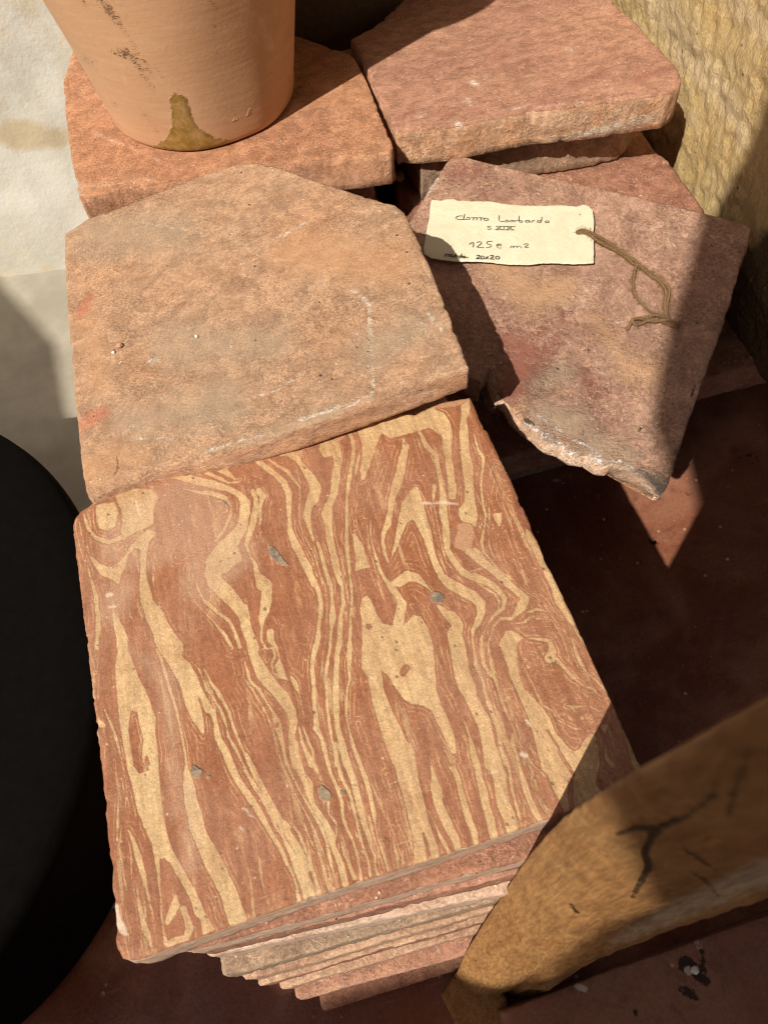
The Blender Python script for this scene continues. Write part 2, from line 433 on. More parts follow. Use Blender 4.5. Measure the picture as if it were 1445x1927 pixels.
def pxpoly(pts, plane):
    return [tuple(at_plane(u, v, plane)[:2]) for u, v in pts]
VEIN_TEXT = '''
a s 75,490,14 100,620,12 120,760,14 150,870,20 175,960,30 200,1050,38 215,1200,45 215,1350,42 205,1445,38
a s 110,430,25 140,540,30 200,610,34 300,645,40 400,610,46 480,560,50 600,500,50
a p 195,360 340,340 375,420 350,530 290,565 220,545 200,470
a p 400,230 620,240 680,300 640,400 640,520 480,560 400,590 380,570 395,500 390,400 345,300
a p 140,650 165,740 230,800 300,830 350,810 410,750 450,680 520,610 600,540 670,575 610,640 590,720 540,700 500,695 450,750 430,830 395,890 390,950 375,970 320,935 240,900 190,840 150,760 125,680
a s 565,700,70 555,800,50 560,900,60 570,1000,90 590,1100,100 640,1200,140 690,1300,150 740,1400,180 770,1445,190
a s 590,750,10 630,830,14 635,920,25 640,1000,12 665,1090,8 710,1180,14 745,1260,16 800,1360,14 840,1445,14
a s 330,1160,20 350,1230,55 375,1300,80 400,1380,90 395,1445,80
a s 445,1080,8 455,1190,20 485,1240,10 490,1350,10 500,1445,8
a s 890,820,10 880,920,14 910,1030,14 960,1110,14 1030,1180,20 1110,1270,24 1180,1350,30 1230,1445,36
a s 955,900,10 970,1000,24 1020,1090,30 1080,1140,40 1140,1190,36 1210,1240,32 1250,1320,28 1290,1440,36
a s 1060,-10,70 1130,70,90 1200,130,50 1250,170,20 1300,160,14
a s 930,50,34 1040,120,36 1130,160,34 1200,195,26 1280,190,20 1300,170,12
a s 650,115,16 700,130,30 820,140,70 950,180,70 1080,205,70 1200,240,50 1290,290,60 1330,350,90 1320,450,80 1300,540,90 1240,620,110 1180,700,150 1120,800,190 1080,880,130 1100,950,120 1180,1020,130 1260,1110,110 1320,1200,90 1340,1300,90 1380,1400,85 1400,1445,80
a p 1250,640 1290,700 1310,790 1240,830 1190,890 1100,840 1150,720
a s 780,230,8 830,290,12 920,310,10 1000,290,8
a s 860,240,20 960,265,30 1080,280,40 1180,310,40 1220,370,20 1220,440,30 1180,530,30 1140,590,36 1100,640,20
a s 450,165,14 550,190,14 640,200,12 830,220,10
a s 540,145,12 640,165,12 760,200,10
a s 820,760,6 850,710,16 890,650,16 895,600,6
a s 1060,620,6 1080,570,10 1130,500,6 1170,440,8
b s 60,740,40 85,800,40 80,900,50 60,1000,60 30,1080,50 10,1150,30 40,1230,20 80,1300,40 100,1380,60 150,1445,120
b s 110,740,60 140,780,50 115,850,36 120,950,30 110,1030,16 85,1110,10
b s 0,470,16 80,500,40 150,555,50 230,610,50 300,680,55 335,760,60 335,850,50 335,950,36 345,1040,50 385,1150,70 430,1230,70 480,1330,70 520,1445,50
b s 30,520,8 80,600,8 180,640,8 260,680,8
b s 0,450,10 80,440,8 200,460,8
b s 60,460,16 170,490,20 250,550,30 320,590,36 370,650,30 415,710,24 418,800,20 410,880,20 415,970,20 440,1060,20 490,1150,20 530,1230,20 560,1330,18 590,1445,24
b s 270,450,60 340,450,60 400,500,50 450,570,50 500,640,80 540,720,90 520,790,100 480,860,70 470,930,60 490,1020,40 520,1110,30
b p 540,330 600,300 660,340 730,400 745,500 725,650 700,780 670,850 665,980 670,1080 700,1200 725,1330 745,1445 700,1445 665,1340 640,1230 615,1120 605,1000 575,930 590,870 640,760 650,640 670,520 660,480 600,490 560,440 560,370
b s 760,270,20 810,340,40 825,430,36 805,560,40 785,680,36 772,780,30 772,900,34 770,1050,36 775,1200,40 790,1330,30 800,1445,26
b s 840,350,10 870,440,14 845,560,30 830,640,8 825,800,6 830,950,6
b p 840,250 950,200 1160,150 1300,160 1360,110 1445,80 1445,230 1330,290 1200,320 1100,350 1040,310 1010,370 980,460 945,560 910,650 875,670 870,590 885,480 880,380 850,310
b s 1200,350,30 1215,410,60 1195,500,70 1175,600,80 1145,700,80 1110,800,60 1100,900,50 1085,980,60 1050,1050,40 1045,1130,36 1060,1210,36 1085,1280,16
b p 1240,740 1280,700 1310,700 1340,800 1365,900 1400,1010 1420,1120 1445,1220 1445,1360 1410,1280 1370,1170 1340,1080 1300,990 1265,960 1230,985 1190,1080 1150,1180 1095,1280 1130,1120 1155,960 1180,830
b s 1065,570,6 1015,690,10 985,820,10 955,950,14 950,1040,22 965,1140,24 990,1240,26 1020,1330,30 1060,1410,36 1100,1445,30
b p 810,1060 850,1040 900,1100 930,1200 950,1320 880,1330 830,1355 840,1270 820,1180
b x 850,1060,8 905,1150,10 940,1290,8
b s 550,1130,30 575,1200,40 600,1300,40 630,1400,40 640,1445,40
b s 1170,1410,40 1230,1370,60 1290,1380,50 1340,1430,30
b s 950,740,6 920,800,14 935,840,6 910,930,6
b s 820,700,5 825,850,5 840,1000,6
c p 0,170 60,150 150,120 230,150 270,220 290,320 280,450 300,580 320,700 310,810 250,800 250,700 230,560 210,430 200,330 150,290 80,250 0,260
c s 40,300,40 90,400,50 160,470,40 180,580,44 200,690,40 215,780,60 215,900,70 235,1000,60 240,1100,60 245,1180,50 290,1260,60 360,1350,60 430,1390,60 500,1420,50 560,1445,40
c s 150,700,40 140,800,24 155,900,14 175,1000,14 195,1100,14 215,1200,16 240,1280,20 300,1340,14 360,1385,10
c p 350,90 410,40 425,100 400,200 410,300 420,430 445,560 445,700 465,820 485,930 465,1020 420,990 350,970 325,920 330,870 370,830 375,700 355,560 340,430 330,300 345,200
c s 400,1200,60 450,1210,90 510,1270,80 580,1330,60 650,1390,60 700,1445,50
c s 440,270,12 480,430,40 520,490,36 510,600,22 500,700,22 515,830,26 535,930,26 525,1020,20 505,1120,34 520,1200,26 570,1260,22 640,1340,20 720,1400,20 780,1445,16
c s 545,480,6 540,600,8 545,700,8 560,850,10 565,950,20 560,1050,10 560,1150,24 600,1240,14 680,1340,10 770,1430,10
c s 600,530,14 570,600,24 575,680,12 560,760,12 570,850,10
c s 600,525,20 640,540,20 690,605,20
c p 585,905 660,895 665,960 640,1020 600,960
c s 610,1040,12 615,1150,14 660,1260,12 730,1360,10 790,1440,10
c p 840,1005 890,1060 940,1150 990,1240 1050,1370 1100,1445 1030,1445 990,1370 930,1280 890,1200 850,1120 830,1050
c s 700,980,8 740,980,10 750,910,8 800,890,8 860,980,10
c p -10,700 30,700 60,800 90,920 130,1050 145,1160 175,1260 230,1370 330,1445 220,1445 150,1350 110,1240 60,1100 -10,960
c s 0,1360,20 40,1400,40 70,1445,40
c s 720,790,6 770,820,8
c s 740,1040,5 780,1130,6 800,1190,5
f s 120,20,60 190,80,90 280,130,90 360,170,90 420,230,80 420,300,70 395,370,60 360,430,40 355,500,24 370,600,24 385,700,40 430,800,30 450,880,24 470,970,30 510,1080,30 545,1170,34 560,1270,34 580,1360,36 610,1445,40
f s 370,10,50 470,60,50 550,120,50 600,190,40 590,260,34 530,310,26 480,370,20 450,430,16 420,500,30 430,590,36 440,680,36 480,750,40 520,790,20
f s 340,30,14 430,100,20 520,150,24 560,210,20 550,270,14 490,340,10 440,420,8 405,500,8 415,600,10 440,720,12
f s 560,20,60 620,70,60 690,130,60 760,190,60 730,240,90 700,290,50 650,340,30 570,340,30 520,390,24 500,460,20 475,520,26 480,600,24 500,680,36 510,760,36 540,830,26 560,920,24 590,1000,24 640,1100,16
f s 610,10,12 700,90,12 780,150,14 850,190,14 900,240,20 960,330,20 1010,390,20
f s 700,40,8 800,140,10 900,200,10 960,290,10 1020,360,10
f s 780,290,30 840,270,30 900,280,20 950,330,16
f s 690,380,12 740,370,20 790,330,20 850,320,16
f s 840,340,24 930,345,20
f s 510,560,8 540,430,8 600,390,8 700,372,10 760,370,10 800,340,14
f s 500,600,8 520,700,10 550,800,8 590,900,10 620,1000,8
f p 600,430 650,425 700,450 750,490 700,520 690,580 700,700 720,800 760,880 820,950 890,1020 950,1090 980,1180 1040,1280 1130,1340 1170,1330 1210,1250 1250,1200 1300,1240 1160,1445 870,1445 850,1380 830,1270 790,1160 760,1060 720,970 680,880 640,790 610,690 580,600 545,530 580,480
f s 690,560,10 705,700,10 740,820,12 830,950,12 890,1020,8
f s 790,490,20 870,495,30 940,510,40 960,590,70 940,640,90 990,650,50 1060,720,30 1120,790,36
f s 1120,790,16 1170,830,24 1200,850,14 1260,870,24 1300,910,14 1340,930,10
f s 1180,870,10 1230,900,14 1290,900,8
f s 750,620,10 780,610,10 820,620,20
f s 850,665,18 850,668,18
f s 765,690,14 780,710,30 800,705,14
f s 860,578,10 890,575,12
f s 900,1000,20 960,1040,30 1000,1110,20 1060,1140,14 1120,1170,24 1170,1175,24 1230,1120,14 1260,1090,10
f s 1060,1170,5 1100,1220,6 1150,1225,6 1200,1180,6
f s 1070,1000,20 1130,1010,36 1230,1000,14 1280,1030,10
f s 1110,1020,24 1140,1060,16
f s 1184,1095,38 1186,1095,38
f s 920,-10,60 980,100,80 1010,210,70 1060,290,60 1120,380,50 1170,480,40 1230,570,30 1290,660,16
f s 1010,330,10 1070,440,14 1120,530,30 1150,630,40 1200,730,20 1280,800,20 1350,870,20 1390,920,14
f s 1140,620,10 1180,740,14
f s 90,240,24 120,260,50 150,300,60 200,330,100 250,390,90 220,460,120 245,560,130 260,660,130 280,770,130 320,870,130 350,950,90 380,1010,100 430,1120,100 460,1220,100 480,1330,110 500,1445,110
f s 0,700,150 40,900,100 90,1030,90 140,1130,90 190,1250,80 210,1340,60
f s 270,1060,10 310,1150,20 330,1230,24 350,1300,50 370,1400,56 385,1445,60
f s 480,900,8 530,1050,10 580,1150,12 590,1250,12 620,1350,12 650,1445,14
f s 650,1200,10 660,1300,30 690,1390,36 710,1445,36
f s 680,1130,14 710,1200,14 710,1290,10 760,1370,14 810,1445,20
f s 640,960,8 680,1060,10 740,1130,10
f s 640,880,10 690,1010,18 760,1110,20 790,1140,14
f s 500,1000,6 520,1120,8 580,1280,8 600,1400,8
f s 80,830,5 190,1030,5
e s 490,0,60 530,60,50 560,140,40 575,220,44 575,300,40 560,400,34 555,480,50 530,580,54 510,660,44 515,760,40 525,880,40 525,980,36 540,1080,44 540,1170,60 580,1240,40 600,1330,36 625,1445,30
e s 575,10,14 605,90,20 622,200,14 620,320,14 612,420,10 610,520,16 590,620,16 585,720,20 572,800,10 578,920,10 585,1020,12 595,1120,14 620,1220,12 645,1330,14 660,1445,10
e s 620,0,40 650,80,40 660,180,30 665,250,44 665,330,60 655,430,30 645,560,26 625,680,40 610,780,30 620,900,30 625,1020,30 640,1120,30 655,1240,30 690,1380,36 695,1445,40
e s 715,0,50 735,100,40 745,220,36 730,310,40 720,420,50 720,510,50 700,600,46 695,700,54 690,820,54 690,950,56 695,1080,54 705,1180,50 735,1290,56 770,1445,66
e s 790,0,26 805,80,30 812,200,26 800,320,30 800,400,30 795,500,40 790,620,50 790,740,34 795,790,30 775,880,30 768,980,26 768,1080,24 790,1190,26 820,1290,36 860,1400,36 870,1445,36
e s 100,20,50 130,80,100 170,100,90 165,200,90 150,280,80 130,340,60 130,400,24 125,500,24 165,570,24 215,560,30 230,620,30 205,680,24 215,750,20 260,790,14
e s 195,440,60 195,500,60 240,560,30 262,640,20 260,700,70 280,770,60 320,800,20
e s 350,780,30 380,830,50 410,900,24 430,1000,14 450,1090,12
e s 10,240,30 10,320,70 30,440,60 50,560,70 90,660,90 140,760,110 210,850,100 290,940,110 350,1040,80 370,1130,70 355,1220,56 365,1330,70 390,1445,80
e s 0,660,20 30,760,30 40,810,20 110,880,36 160,960,30 210,1040,30 245,1120,60 265,1200,46 290,1300,40 315,1445,30
e x 245,1140,22 243,1155,22
e s 0,800,14 60,880,20 120,980,24 165,1060,24 200,1160,14 235,1270,14 270,1400,18 280,1445,20
e s 410,1160,24 430,1260,36 470,1370,40 500,1445,50
e s 430,1130,14 470,1240,30 515,1340,30 520,1445,20
e p 880,190 920,160 960,200 1000,300 1050,370 1150,395 1200,380 1240,350 1270,310 1330,320 1390,410 1425,540 1440,660 1445,1090 1400,1030 1340,1000 1260,990 1190,940 1130,860 1090,790 1040,740 1055,860 1090,960 1130,1060 1180,1160 1230,1260 1280,1340 1290,1445 1110,1445 1080,1350 1040,1230 1000,1100 965,980 940,860 920,780 880,720 880,600 885,480 880,360 870,280
e x 930,400,36 940,404,36
e x 1195,755,40 1220,715,50
e s 1040,10,30 1080,70,40 1110,110,60 1160,170,50 1190,230,80 1170,320,90 1160,380,90
e s 1110,80,50 1170,60,80 1230,20,90 1300,30,70 1350,70,40 1420,140,20
e s 870,580,12 865,660,12 860,760,8 860,860,6
e s 860,1130,8 905,1260,10
e s 1000,1150,8 1010,1280,10
e s 215,320,14 240,375,20
e s 1250,210,6 1300,260,8
d s 1045,560,50 1065,650,36 1085,760,60 1140,870,70 1190,990,70 1240,1090,60 1310,1190,60 1380,1290,50 1440,1400,40
d p 590,20 730,0 770,60 800,130 880,200 930,290 970,400 1030,500 1060,560 1030,580 985,570 950,470 935,450 960,540 980,620 985,700 975,755 940,700 880,620 830,510 800,390 770,320 720,230 660,120 620,70
d s 610,70,30 650,160,36 685,270,30 715,380,30 755,500,30 785,620,26 810,740,26 835,880,26 845,980,40 850,1040,70 870,1140,90 880,1240,110 910,1350,120 925,1445,130
d s 870,170,14 940,240,20 970,320,20 1000,400,24 1060,480,20 1110,560,30 1145,660,24 1160,750,30 1220,850,30 1270,950,30 1320,1060,30 1390,1150,30 1445,1250,30
d s 980,240,20 1020,330,30 1080,410,36 1120,480,36 1170,570,30 1200,680,36 1250,800,30 1300,910,36 1350,1010,50 1400,1110,44 1445,1190,40
d p 340,-10 400,-10 410,100 450,200 490,300 545,400 580,500 615,600 615,750 635,880 645,1050 655,1200 665,1350 670,1445 520,1445 480,1300 430,1130 395,1000 375,880 350,740 330,600 320,460 310,350 300,230 320,110 320,50
d X 430,560 470,570 490,670 520,780 505,860 510,950 560,1000 490,1025 450,970 430,850 410,700
d x 545,905,10 525,955,10 560,955,10 545,905,10
d s 215,520,16 260,620,24 310,750,30 345,880,26 370,1000,24 395,1150,12
d s 105,0,10 120,100,10 150,250,24 140,380,16 150,470,20
d s 175,-10,16 180,130,12 165,300,10 155,420,8
d s 125,0,6 150,60,8 155,200,8
d p 160,560 200,620 245,660 230,690 180,690
d s 240,810,8 250,950,8 270,1070,8
d s 200,830,6 225,1000,8 240,1200,6
d s 330,1200,20 325,1445,24
d s 280,780,16 320,930,10 340,1050,8
d s 450,20,8 465,130,8
g s 460,540,50 475,700,30 490,850,20 498,1000,20 510,1100,26 530,1190,50
g p 265,-10 490,-10 500,200 540,350 580,470 640,590 740,760 830,960 910,1090 800,1135 790,1020 740,970 720,880 640,730 560,590 515,550 480,560 440,560 420,450 370,330 310,180
g s 605,820,20 600,900,80 570,970,70 540,1040,40
g s 660,930,60 690,1010,60 710,1080,70 680,1150,60 600,1170,60 545,1200,50
g s 700,-10,90 720,120,100 750,250,110 790,380,120 840,480,130 900,600,150 960,720,140 1010,820,140 1040,920,150 1070,1010,150
g s 245,330,16 290,430,40 320,530,60 350,640,50 375,740,40 400,850,24 430,980,16 450,1150,14 465,1240,12
g s 310,740,16 320,850,26 345,980,40 370,1080,60 400,1150,50 430,1250,20
g s 350,740,14 370,880,16 380,1000,20
g s 170,120,20 165,250,20 160,420,20
g s 190,520,8 210,700,8
g s 200,900,8 240,1100,10 270,1310,10
g s 130,500,6 190,560,6 205,760,6
g s 240,560,8 250,700,8 290,860,8
g s 1110,20,40 1170,110,40 1240,200,50 1300,320,44 1370,430,40 1420,530,36 1445,590,36
g s 1200,0,24 1260,100,24 1340,240,24 1400,350,24 1445,430,24
g s 1250,0,36 1320,120,40 1380,240,40 1445,310,60
g s 620,480,6 670,600,8 740,720,6
g s 820,870,10 850,980,10
h s 0,370,40 80,480,50 160,610,44 230,730,44 290,830,40 330,920,30 370,1010,24 395,1080,30 410,1190,40
h s 0,200,30 60,310,30 130,420,30 190,530,30 240,640,30 290,710,30 330,790,50 380,880,70 430,980,100 470,1080,110 490,1160,100
h s 10,80,36 60,180,50 110,290,50 170,410,50 230,520,56 300,640,70 360,730,60 420,830,70 470,950,70
h s 200,190,6 230,330,8 290,480,16 340,590,20 410,680,24 450,780,30 490,880,36 520,980,40 550,1080,44 560,1140,40
h s 240,0,16 275,140,18 320,260,16 370,370,20 430,470,20 490,580,20 540,690,20 580,790,20 610,880,14 640,970,14 660,1060,16
h s 290,0,30 310,120,26 350,230,26 410,350,26 470,450,26 530,550,26 580,640,30 620,750,24 640,860,36 660,950,20 690,1030,20 705,1090,20
h s 410,550,8 460,640,16 500,740,20 560,840,20 590,940,24 620,1040,24 635,1110,20
h s 370,0,70 395,130,70 430,230,60 480,310,80 495,390,60 520,470,40 560,530,50 610,600,50 650,690,70 670,780,50 700,850,60 730,930,60 760,1060,60
h s 440,20,24 490,100,40 540,190,40 575,280,20
h s 480,0,30 520,70,20 525,150,20
h s 630,440,30 635,530,20 690,600,24 695,680,20 680,750,14
h s 600,0,40 620,120,36 650,230,36 700,340,40 735,450,36 740,550,30 770,640,36 820,740,24 850,850,26 870,950,26 880,1040,30
h s 640,40,10 680,200,14 730,330,14 780,450,14 800,560,10 830,650,14 880,800,12 900,900,6
h s 680,0,36 700,130,36 730,250,36 790,370,30 820,480,30 850,600,26 870,700,30 900,800,26 935,900,30 950,1000,30
h s 720,0,60 780,160,60 820,280,60 850,400,60 880,510,56 905,610,50 940,710,44 960,800,30 985,850,30 990,950,30 1010,990,30
h s 815,0,36 860,130,40 910,250,44 940,360,44 960,450,40 980,540,40 990,640,20 1015,740,30 1050,840,36 1085,960,30
h s 730,740,20 750,830,30 790,920,30 830,1020,40
h s 1110,660,10 1130,780,26 1150,860,40 1160,950,20
h s 1180,670,8 1215,800,10 1230,890,14
h p 1060,-10 1260,-10 1285,60 1300,200 1340,350 1370,480 1400,620 1460,780 1500,1000 1440,980 1300,900 1280,780 1250,640 1210,480 1170,320 1130,180 1090,80
h x 1355,680,6 1370,770,12 1390,870,20
h s 920,30,6 960,160,6
h s 1080,230,5 1110,300,5
i p -10,480 10,520 30,650 50,800 90,930 130,1050 175,1250 110,1270 60,1280 0,1310 -10,1310
i x 65,1080,10 90,1170,20 110,1280,30
i s 115,490,8 135,620,40 160,740,90 180,860,80 220,950,80 260,1040,80 310,1130,70 330,1200,60
i s 105,910,14 150,1000,20 190,1100,30 240,1190,36 260,1230,30
i p 0,-10 150,-10 190,60 220,160 260,250 300,340 315,460 275,450 245,430 215,330 180,240 130,160 60,120 0,110
i s 250,440,14 240,540,14 270,590,20 330,530,10 310,470,14 270,460,10
i s 290,590,50 330,680,50 350,780,50 380,880,60 410,980,60 450,1080,60 460,1150,50
i s 345,180,8 390,270,20 420,370,30 440,450,50 470,560,50 490,670,60 520,780,70 540,880,70 570,980,70 600,1110,70
i s 370,-10,70 430,80,80 470,150,100 520,230,110 540,330,110 570,430,100 600,530,110 640,640,110 650,750,100 670,860,100 710,950,100 735,1050,100
i s 520,0,30 560,100,24 610,210,26 640,310,30 650,420,30 690,530,36 715,610,30 730,720,30 755,830,30 780,920,30 810,1020,20
i s 600,0,14 640,150,14 670,260,14 680,370,12 720,480,16 760,590,14 770,720,10 820,830,14 830,950,16 900,1010,12
i s 650,20,24 670,130,24 720,230,16
i s 740,330,16 740,400,40 770,500,40 800,610,40 830,720,50 870,830,50 910,920,60 950,990,40
i s 770,260,12 800,350,14 830,440,12 850,540,14 890,620,30 880,700,14 930,820,20 980,910,20 1040,970,16
i s 840,480,20 890,560,20 980,650,20
i s 910,680,24 930,790,14 1000,900,20 1050,950,10
i p 760,0 850,0 920,80 980,140 1030,230 1070,320 1130,390 1200,460 1240,440 1290,360 1330,380 1390,410 1400,560 1370,700 1420,780 1380,860 1270,885 1130,930 1090,830 1060,790 1030,720 1000,640 960,600 930,480 900,380 880,270 840,170 800,80
i x 1180,680,36 1175,800,36 1195,920,36
i x 1090,460,12 1130,530,20 1200,640,20
i x 1000,300,6 1090,440,8
j s 690,960,70 700,1000,30
j s 720,850,14 730,970,16 770,1080,20 795,1190,20
j s 640,1010,20 670,1090,20 660,1190,14
j s 700,1130,20 715,1250,50 770,1320,60
j s 830,920,14 890,1040,24 940,1160,50 1000,1290,90 1060,1400,90 1000,1450,60
j s 690,1400,14 705,1560,14
j s 560,760,14 640,810,30 680,800,20
'''
S360 = 4.0139
ORI = {'a': (130, 860, S360), 'b': (460, 740, S360), 'c': (780, 740, S360), 'd': (140, 1200, S360), 'e': (460, 1080, S360),
       'f': (800, 1080, S360), 'g': (180, 1480, S360), 'h': (460, 1400, S360), 'i': (780, 1300, S360), 'j': (1000, 1180, 5.07),
       't': (780, 350, S360), 'o': (0, 0, 1.0)}
VEINS = parse(VEIN_TEXT, ORI)
BLOTS = parse('''
b p 180,1150 230,1160 330,1300 250,1290 190,1230
h s 590,350,70 610,390,90
h s 740,370,40 742,372,40
f s 70,180,80 100,180,90
d s 905,1000,80 925,1020,90
a s 1170,350,30 1172,352,30
d s 1015,1050,30 1017,1052,30
''', ORI)
TANS = parse('''
c p 330,990 380,980 440,1000 450,1100 420,1180 370,1200 300,1160
c p 0,-20 400,-20 420,60 300,100 150,110 60,120 0,160
b p 620,290 740,250 760,330 700,370 650,330
''', ORI)
DUST = parse('''
a s 500,620,500 900,420,560 1150,700,500 1000,950,300
d s 430,100,10 700,300,200 740,900,60 790,1300,160
a s 300,1150,200 420,1000,220
g s 700,0,40 720,600,160
''', ORI)
WHITE1 = parse('''
c s 70,825,18 130,835,20 200,825,16 330,835,10
a s 290,1045,30 320,1040,24
a s 300,1135,8 350,1130,10
g s 1110,170,10 1140,180,12 1160,220,8 1220,250,5
g s 1090,310,16 1115,340,16
g p 130,880 175,900 190,1000 230,1060 240,1130 200,1120 150,1050
i s 845,225,14 870,265,16
i s 560,620,8 630,618,10
i s 640,720,6 690,850,12
i s 810,480,34 835,490,30
a s 505,330,8 530,440,8
''', ORI)

# ---------------------------------------------------------------- materials
def veined():
    s = NT('veined marbled clay')
    v = s.coord((1, 1, 1), 0, False)
    n1 = s.noise(v, 260, 4, .7)
    n2 = s.noise(v, 1100, 3, .7)
    n0 = s.noise(v, 70, 3, .5)
    d = s.math('ADD', s.attr('vein'), 1.15)
    d = s.math('ADD', d, s.math('MULTIPLY', s.math('SUBTRACT', n1, .5), 4.5))
    d = s.math('ADD', d, s.math('MULTIPLY', s.math('SUBTRACT', n2, .5), 5.0))
    d = s.math('ADD', d, s.math('MULTIPLY', s.math('SUBTRACT', n0, .5), 2.5))
    fib0 = s.noise(s.coord((1, .16, 1), 6, False), 520, 4, .75)
    fib1 = s.noise(s.coord((1, .10, 1), 7, False), 230, 4, .7, .4)
    d = s.math('ADD', d, s.math('MULTIPLY', s.math('SUBTRACT', fib0, .5), 3.5))
    cream = s.step(d, -1.4, 1.4, 1, 0)
    # faint hairline bands that run along the veins
    raw = s.math('ADD', s.attr('vein'), s.math('MULTIPLY', n0, 14.0))
    hl = s.math('SINE', s.math('MULTIPLY', raw, .72))
    gate = s.step(s.noise(s.coord((1, .35, 1), 4, False), 60, 4, .6), .43, .56)
    fib = s.noise(s.coord((1, .12, 1), 2, False), 330, 4, .65)
    near = s.step(s.attr('vein'), 4, 26, 1, .35)
    h1 = s.math('MULTIPLY', s.math('MULTIPLY', s.step(hl, .72, .97), gate), s.step(fib, .40, .56))
    h2 = s.math('MULTIPLY', s.step(fib1, .565, .60), s.step(s.noise(s.coord((1, .3, 1), 14, False), 75, 4, .6), .45, .55))
    hair = s.math('MAXIMUM', s.math('MULTIPLY', h1, near), s.math('MULTIPLY', h2, .8))
    streak = s.math('MULTIPLY', s.step(fib1, .40, .36), s.step(s.noise(v, 60, 4, .6), .5, .62))
    big = s.noise(v, 14, 5, .6, .5)
    red = s.mix(s.step(big, .35, .65), (.325, .127, .060), (.365, .170, .096))
    red = s.mix(s.step(s.noise(v, 34, 6, .65), .5, .7, 0, .55), red, (.26, .094, .044))
    crm = s.mix(s.step(big, .4, .6), (.60, .415, .22), (.55, .36, .19))
    crm = s.mix(s.step(s.noise(v, 45, 7, .72), .46, .70, 0, .75), crm, (.46, .27, .135))
    c = s.mix(s.math('MULTIPLY', hair, .72), red, crm)
    c = s.mix(cream, c, s.mix(s.math('MULTIPLY', streak, .5), crm, (.42, .21, .10)))
    g = s.noise(v, 420, 5, .72)
    c = s.mix(1.0, c, s.mix(s.step(g, .25, .75), (.82, .80, .78), (1.15, 1.15, 1.15)), 'MULTIPLY')
    c = s.mix(1.0, c, s.mix(s.step(fib, .34, .66), (.86, .84, .82), (1.11, 1.12, 1.12)), 'MULTIPLY')
    # dusting
    du = s.step(s.math('ADD', s.attr('dust'), s.math('MULTIPLY', s.math('SUBTRACT', s.noise(v, 40, 6, .7), .5), 60.0)), -20, 20, .38, 0)
    c = s.mix(du, c, (.55, .37, .25))
    pale = s.step(s.noise(s.coord((1, .6, 1), 17, False), 26, 7, .74, .4), .50, .70, 0, .18)
    c = s.mix(pale, c, (.58, .41, .28))
    tn = s.step(s.math('ADD', s.attr('tan'), s.math('MULTIPLY', s.math('SUBTRACT', n1, .5), 8.0)), -2, 2, .8, 0)
    c = s.mix(tn, c, (.50, .28, .16))
    bl = s.step(s.math('ADD', s.attr('blot'), s.math('MULTIPLY', s.math('SUBTRACT', n1, .5), 14.0)), -2.5, 1.5, 1, 0)
    c = s.mix(bl, c, s.mix(s.step(n1, .4, .6), (.34, .25, .16), (.17, .14, .11)))
    wh = s.step(s.math('ADD', s.attr('white'), s.math('MULTIPLY', s.math('SUBTRACT', s.math('ADD', n1, n2), 1.0), 9.0)), -2, 2.5, .6, 0)
    c = s.mix(wh, c, (.76, .64, .52))
    # pits, mostly in the cream clay
    vp = s.voro(s.coord((1, 1, 1), 3.3, False), 210)
    sel = s.step(s.noise(v, 120, 2, .5), .50, .58)
    pt = s.math('MULTIPLY', s.step(vp, .07, .22, 1, 0), s.math('MULTIPLY', sel, s.math('ADD', s.math('MULTIPLY', cream, .6), .25)))
    c = s.mix(s.math('MULTIPLY', pt, .7), c, (.16, .09, .05))
    vs = s.voro(s.coord((1, 1, 1), 8.3, False), 300)
    sp = s.math('MULTIPLY', s.step(vs, .08, .2, 1, 0), s.step(s.noise(v, 150, 2, .5), .60, .68))
    c = s.mix(s.math('MULTIPLY', sp, .6), c, (.74, .6, .44))
    # fine scratches
    for k, (sx, sy, sd) in enumerate(((1, .05, 9), (.06, 1, 12))):
        sc_ = s.noise(s.coord((sx, sy, 1), sd, False), 520, 2, .5)
        m_ = s.math('MULTIPLY', s.step(sc_, .68, .74), s.step(s.noise(v, 50, 3, .6), .5, .62))
        c = s.mix(s.math('MULTIPLY', m_, .28), c, (.75, .55, .40))
    h = s.math('ADD', s.math('MULTIPLY', g, .6), s.math('MULTIPLY', n1, .8))
    h = s.math('ADD', h, s.math('MULTIPLY', cream, -.28))
    h = s.math('SUBTRACT', h, s.math('MULTIPLY', pt, .9))
    h = s.math('ADD', h, s.math('MULTIPLY', bl, .9))
    sand = s.noise(v, 1100, 3, .8)
    c = s.mix(1.0, c, s.mix(s.step(sand, .34, .66), (.84, .82, .80), (1.15, 1.15, 1.15)), 'MULTIPLY')
    h = s.math('ADD', h, s.math('MULTIPLY', sand, .5))
    rg = s.step(g, .3, .7, .5, .72)
    return s.done(c, rg, s.bump(h, .00042, 1.0), .35)

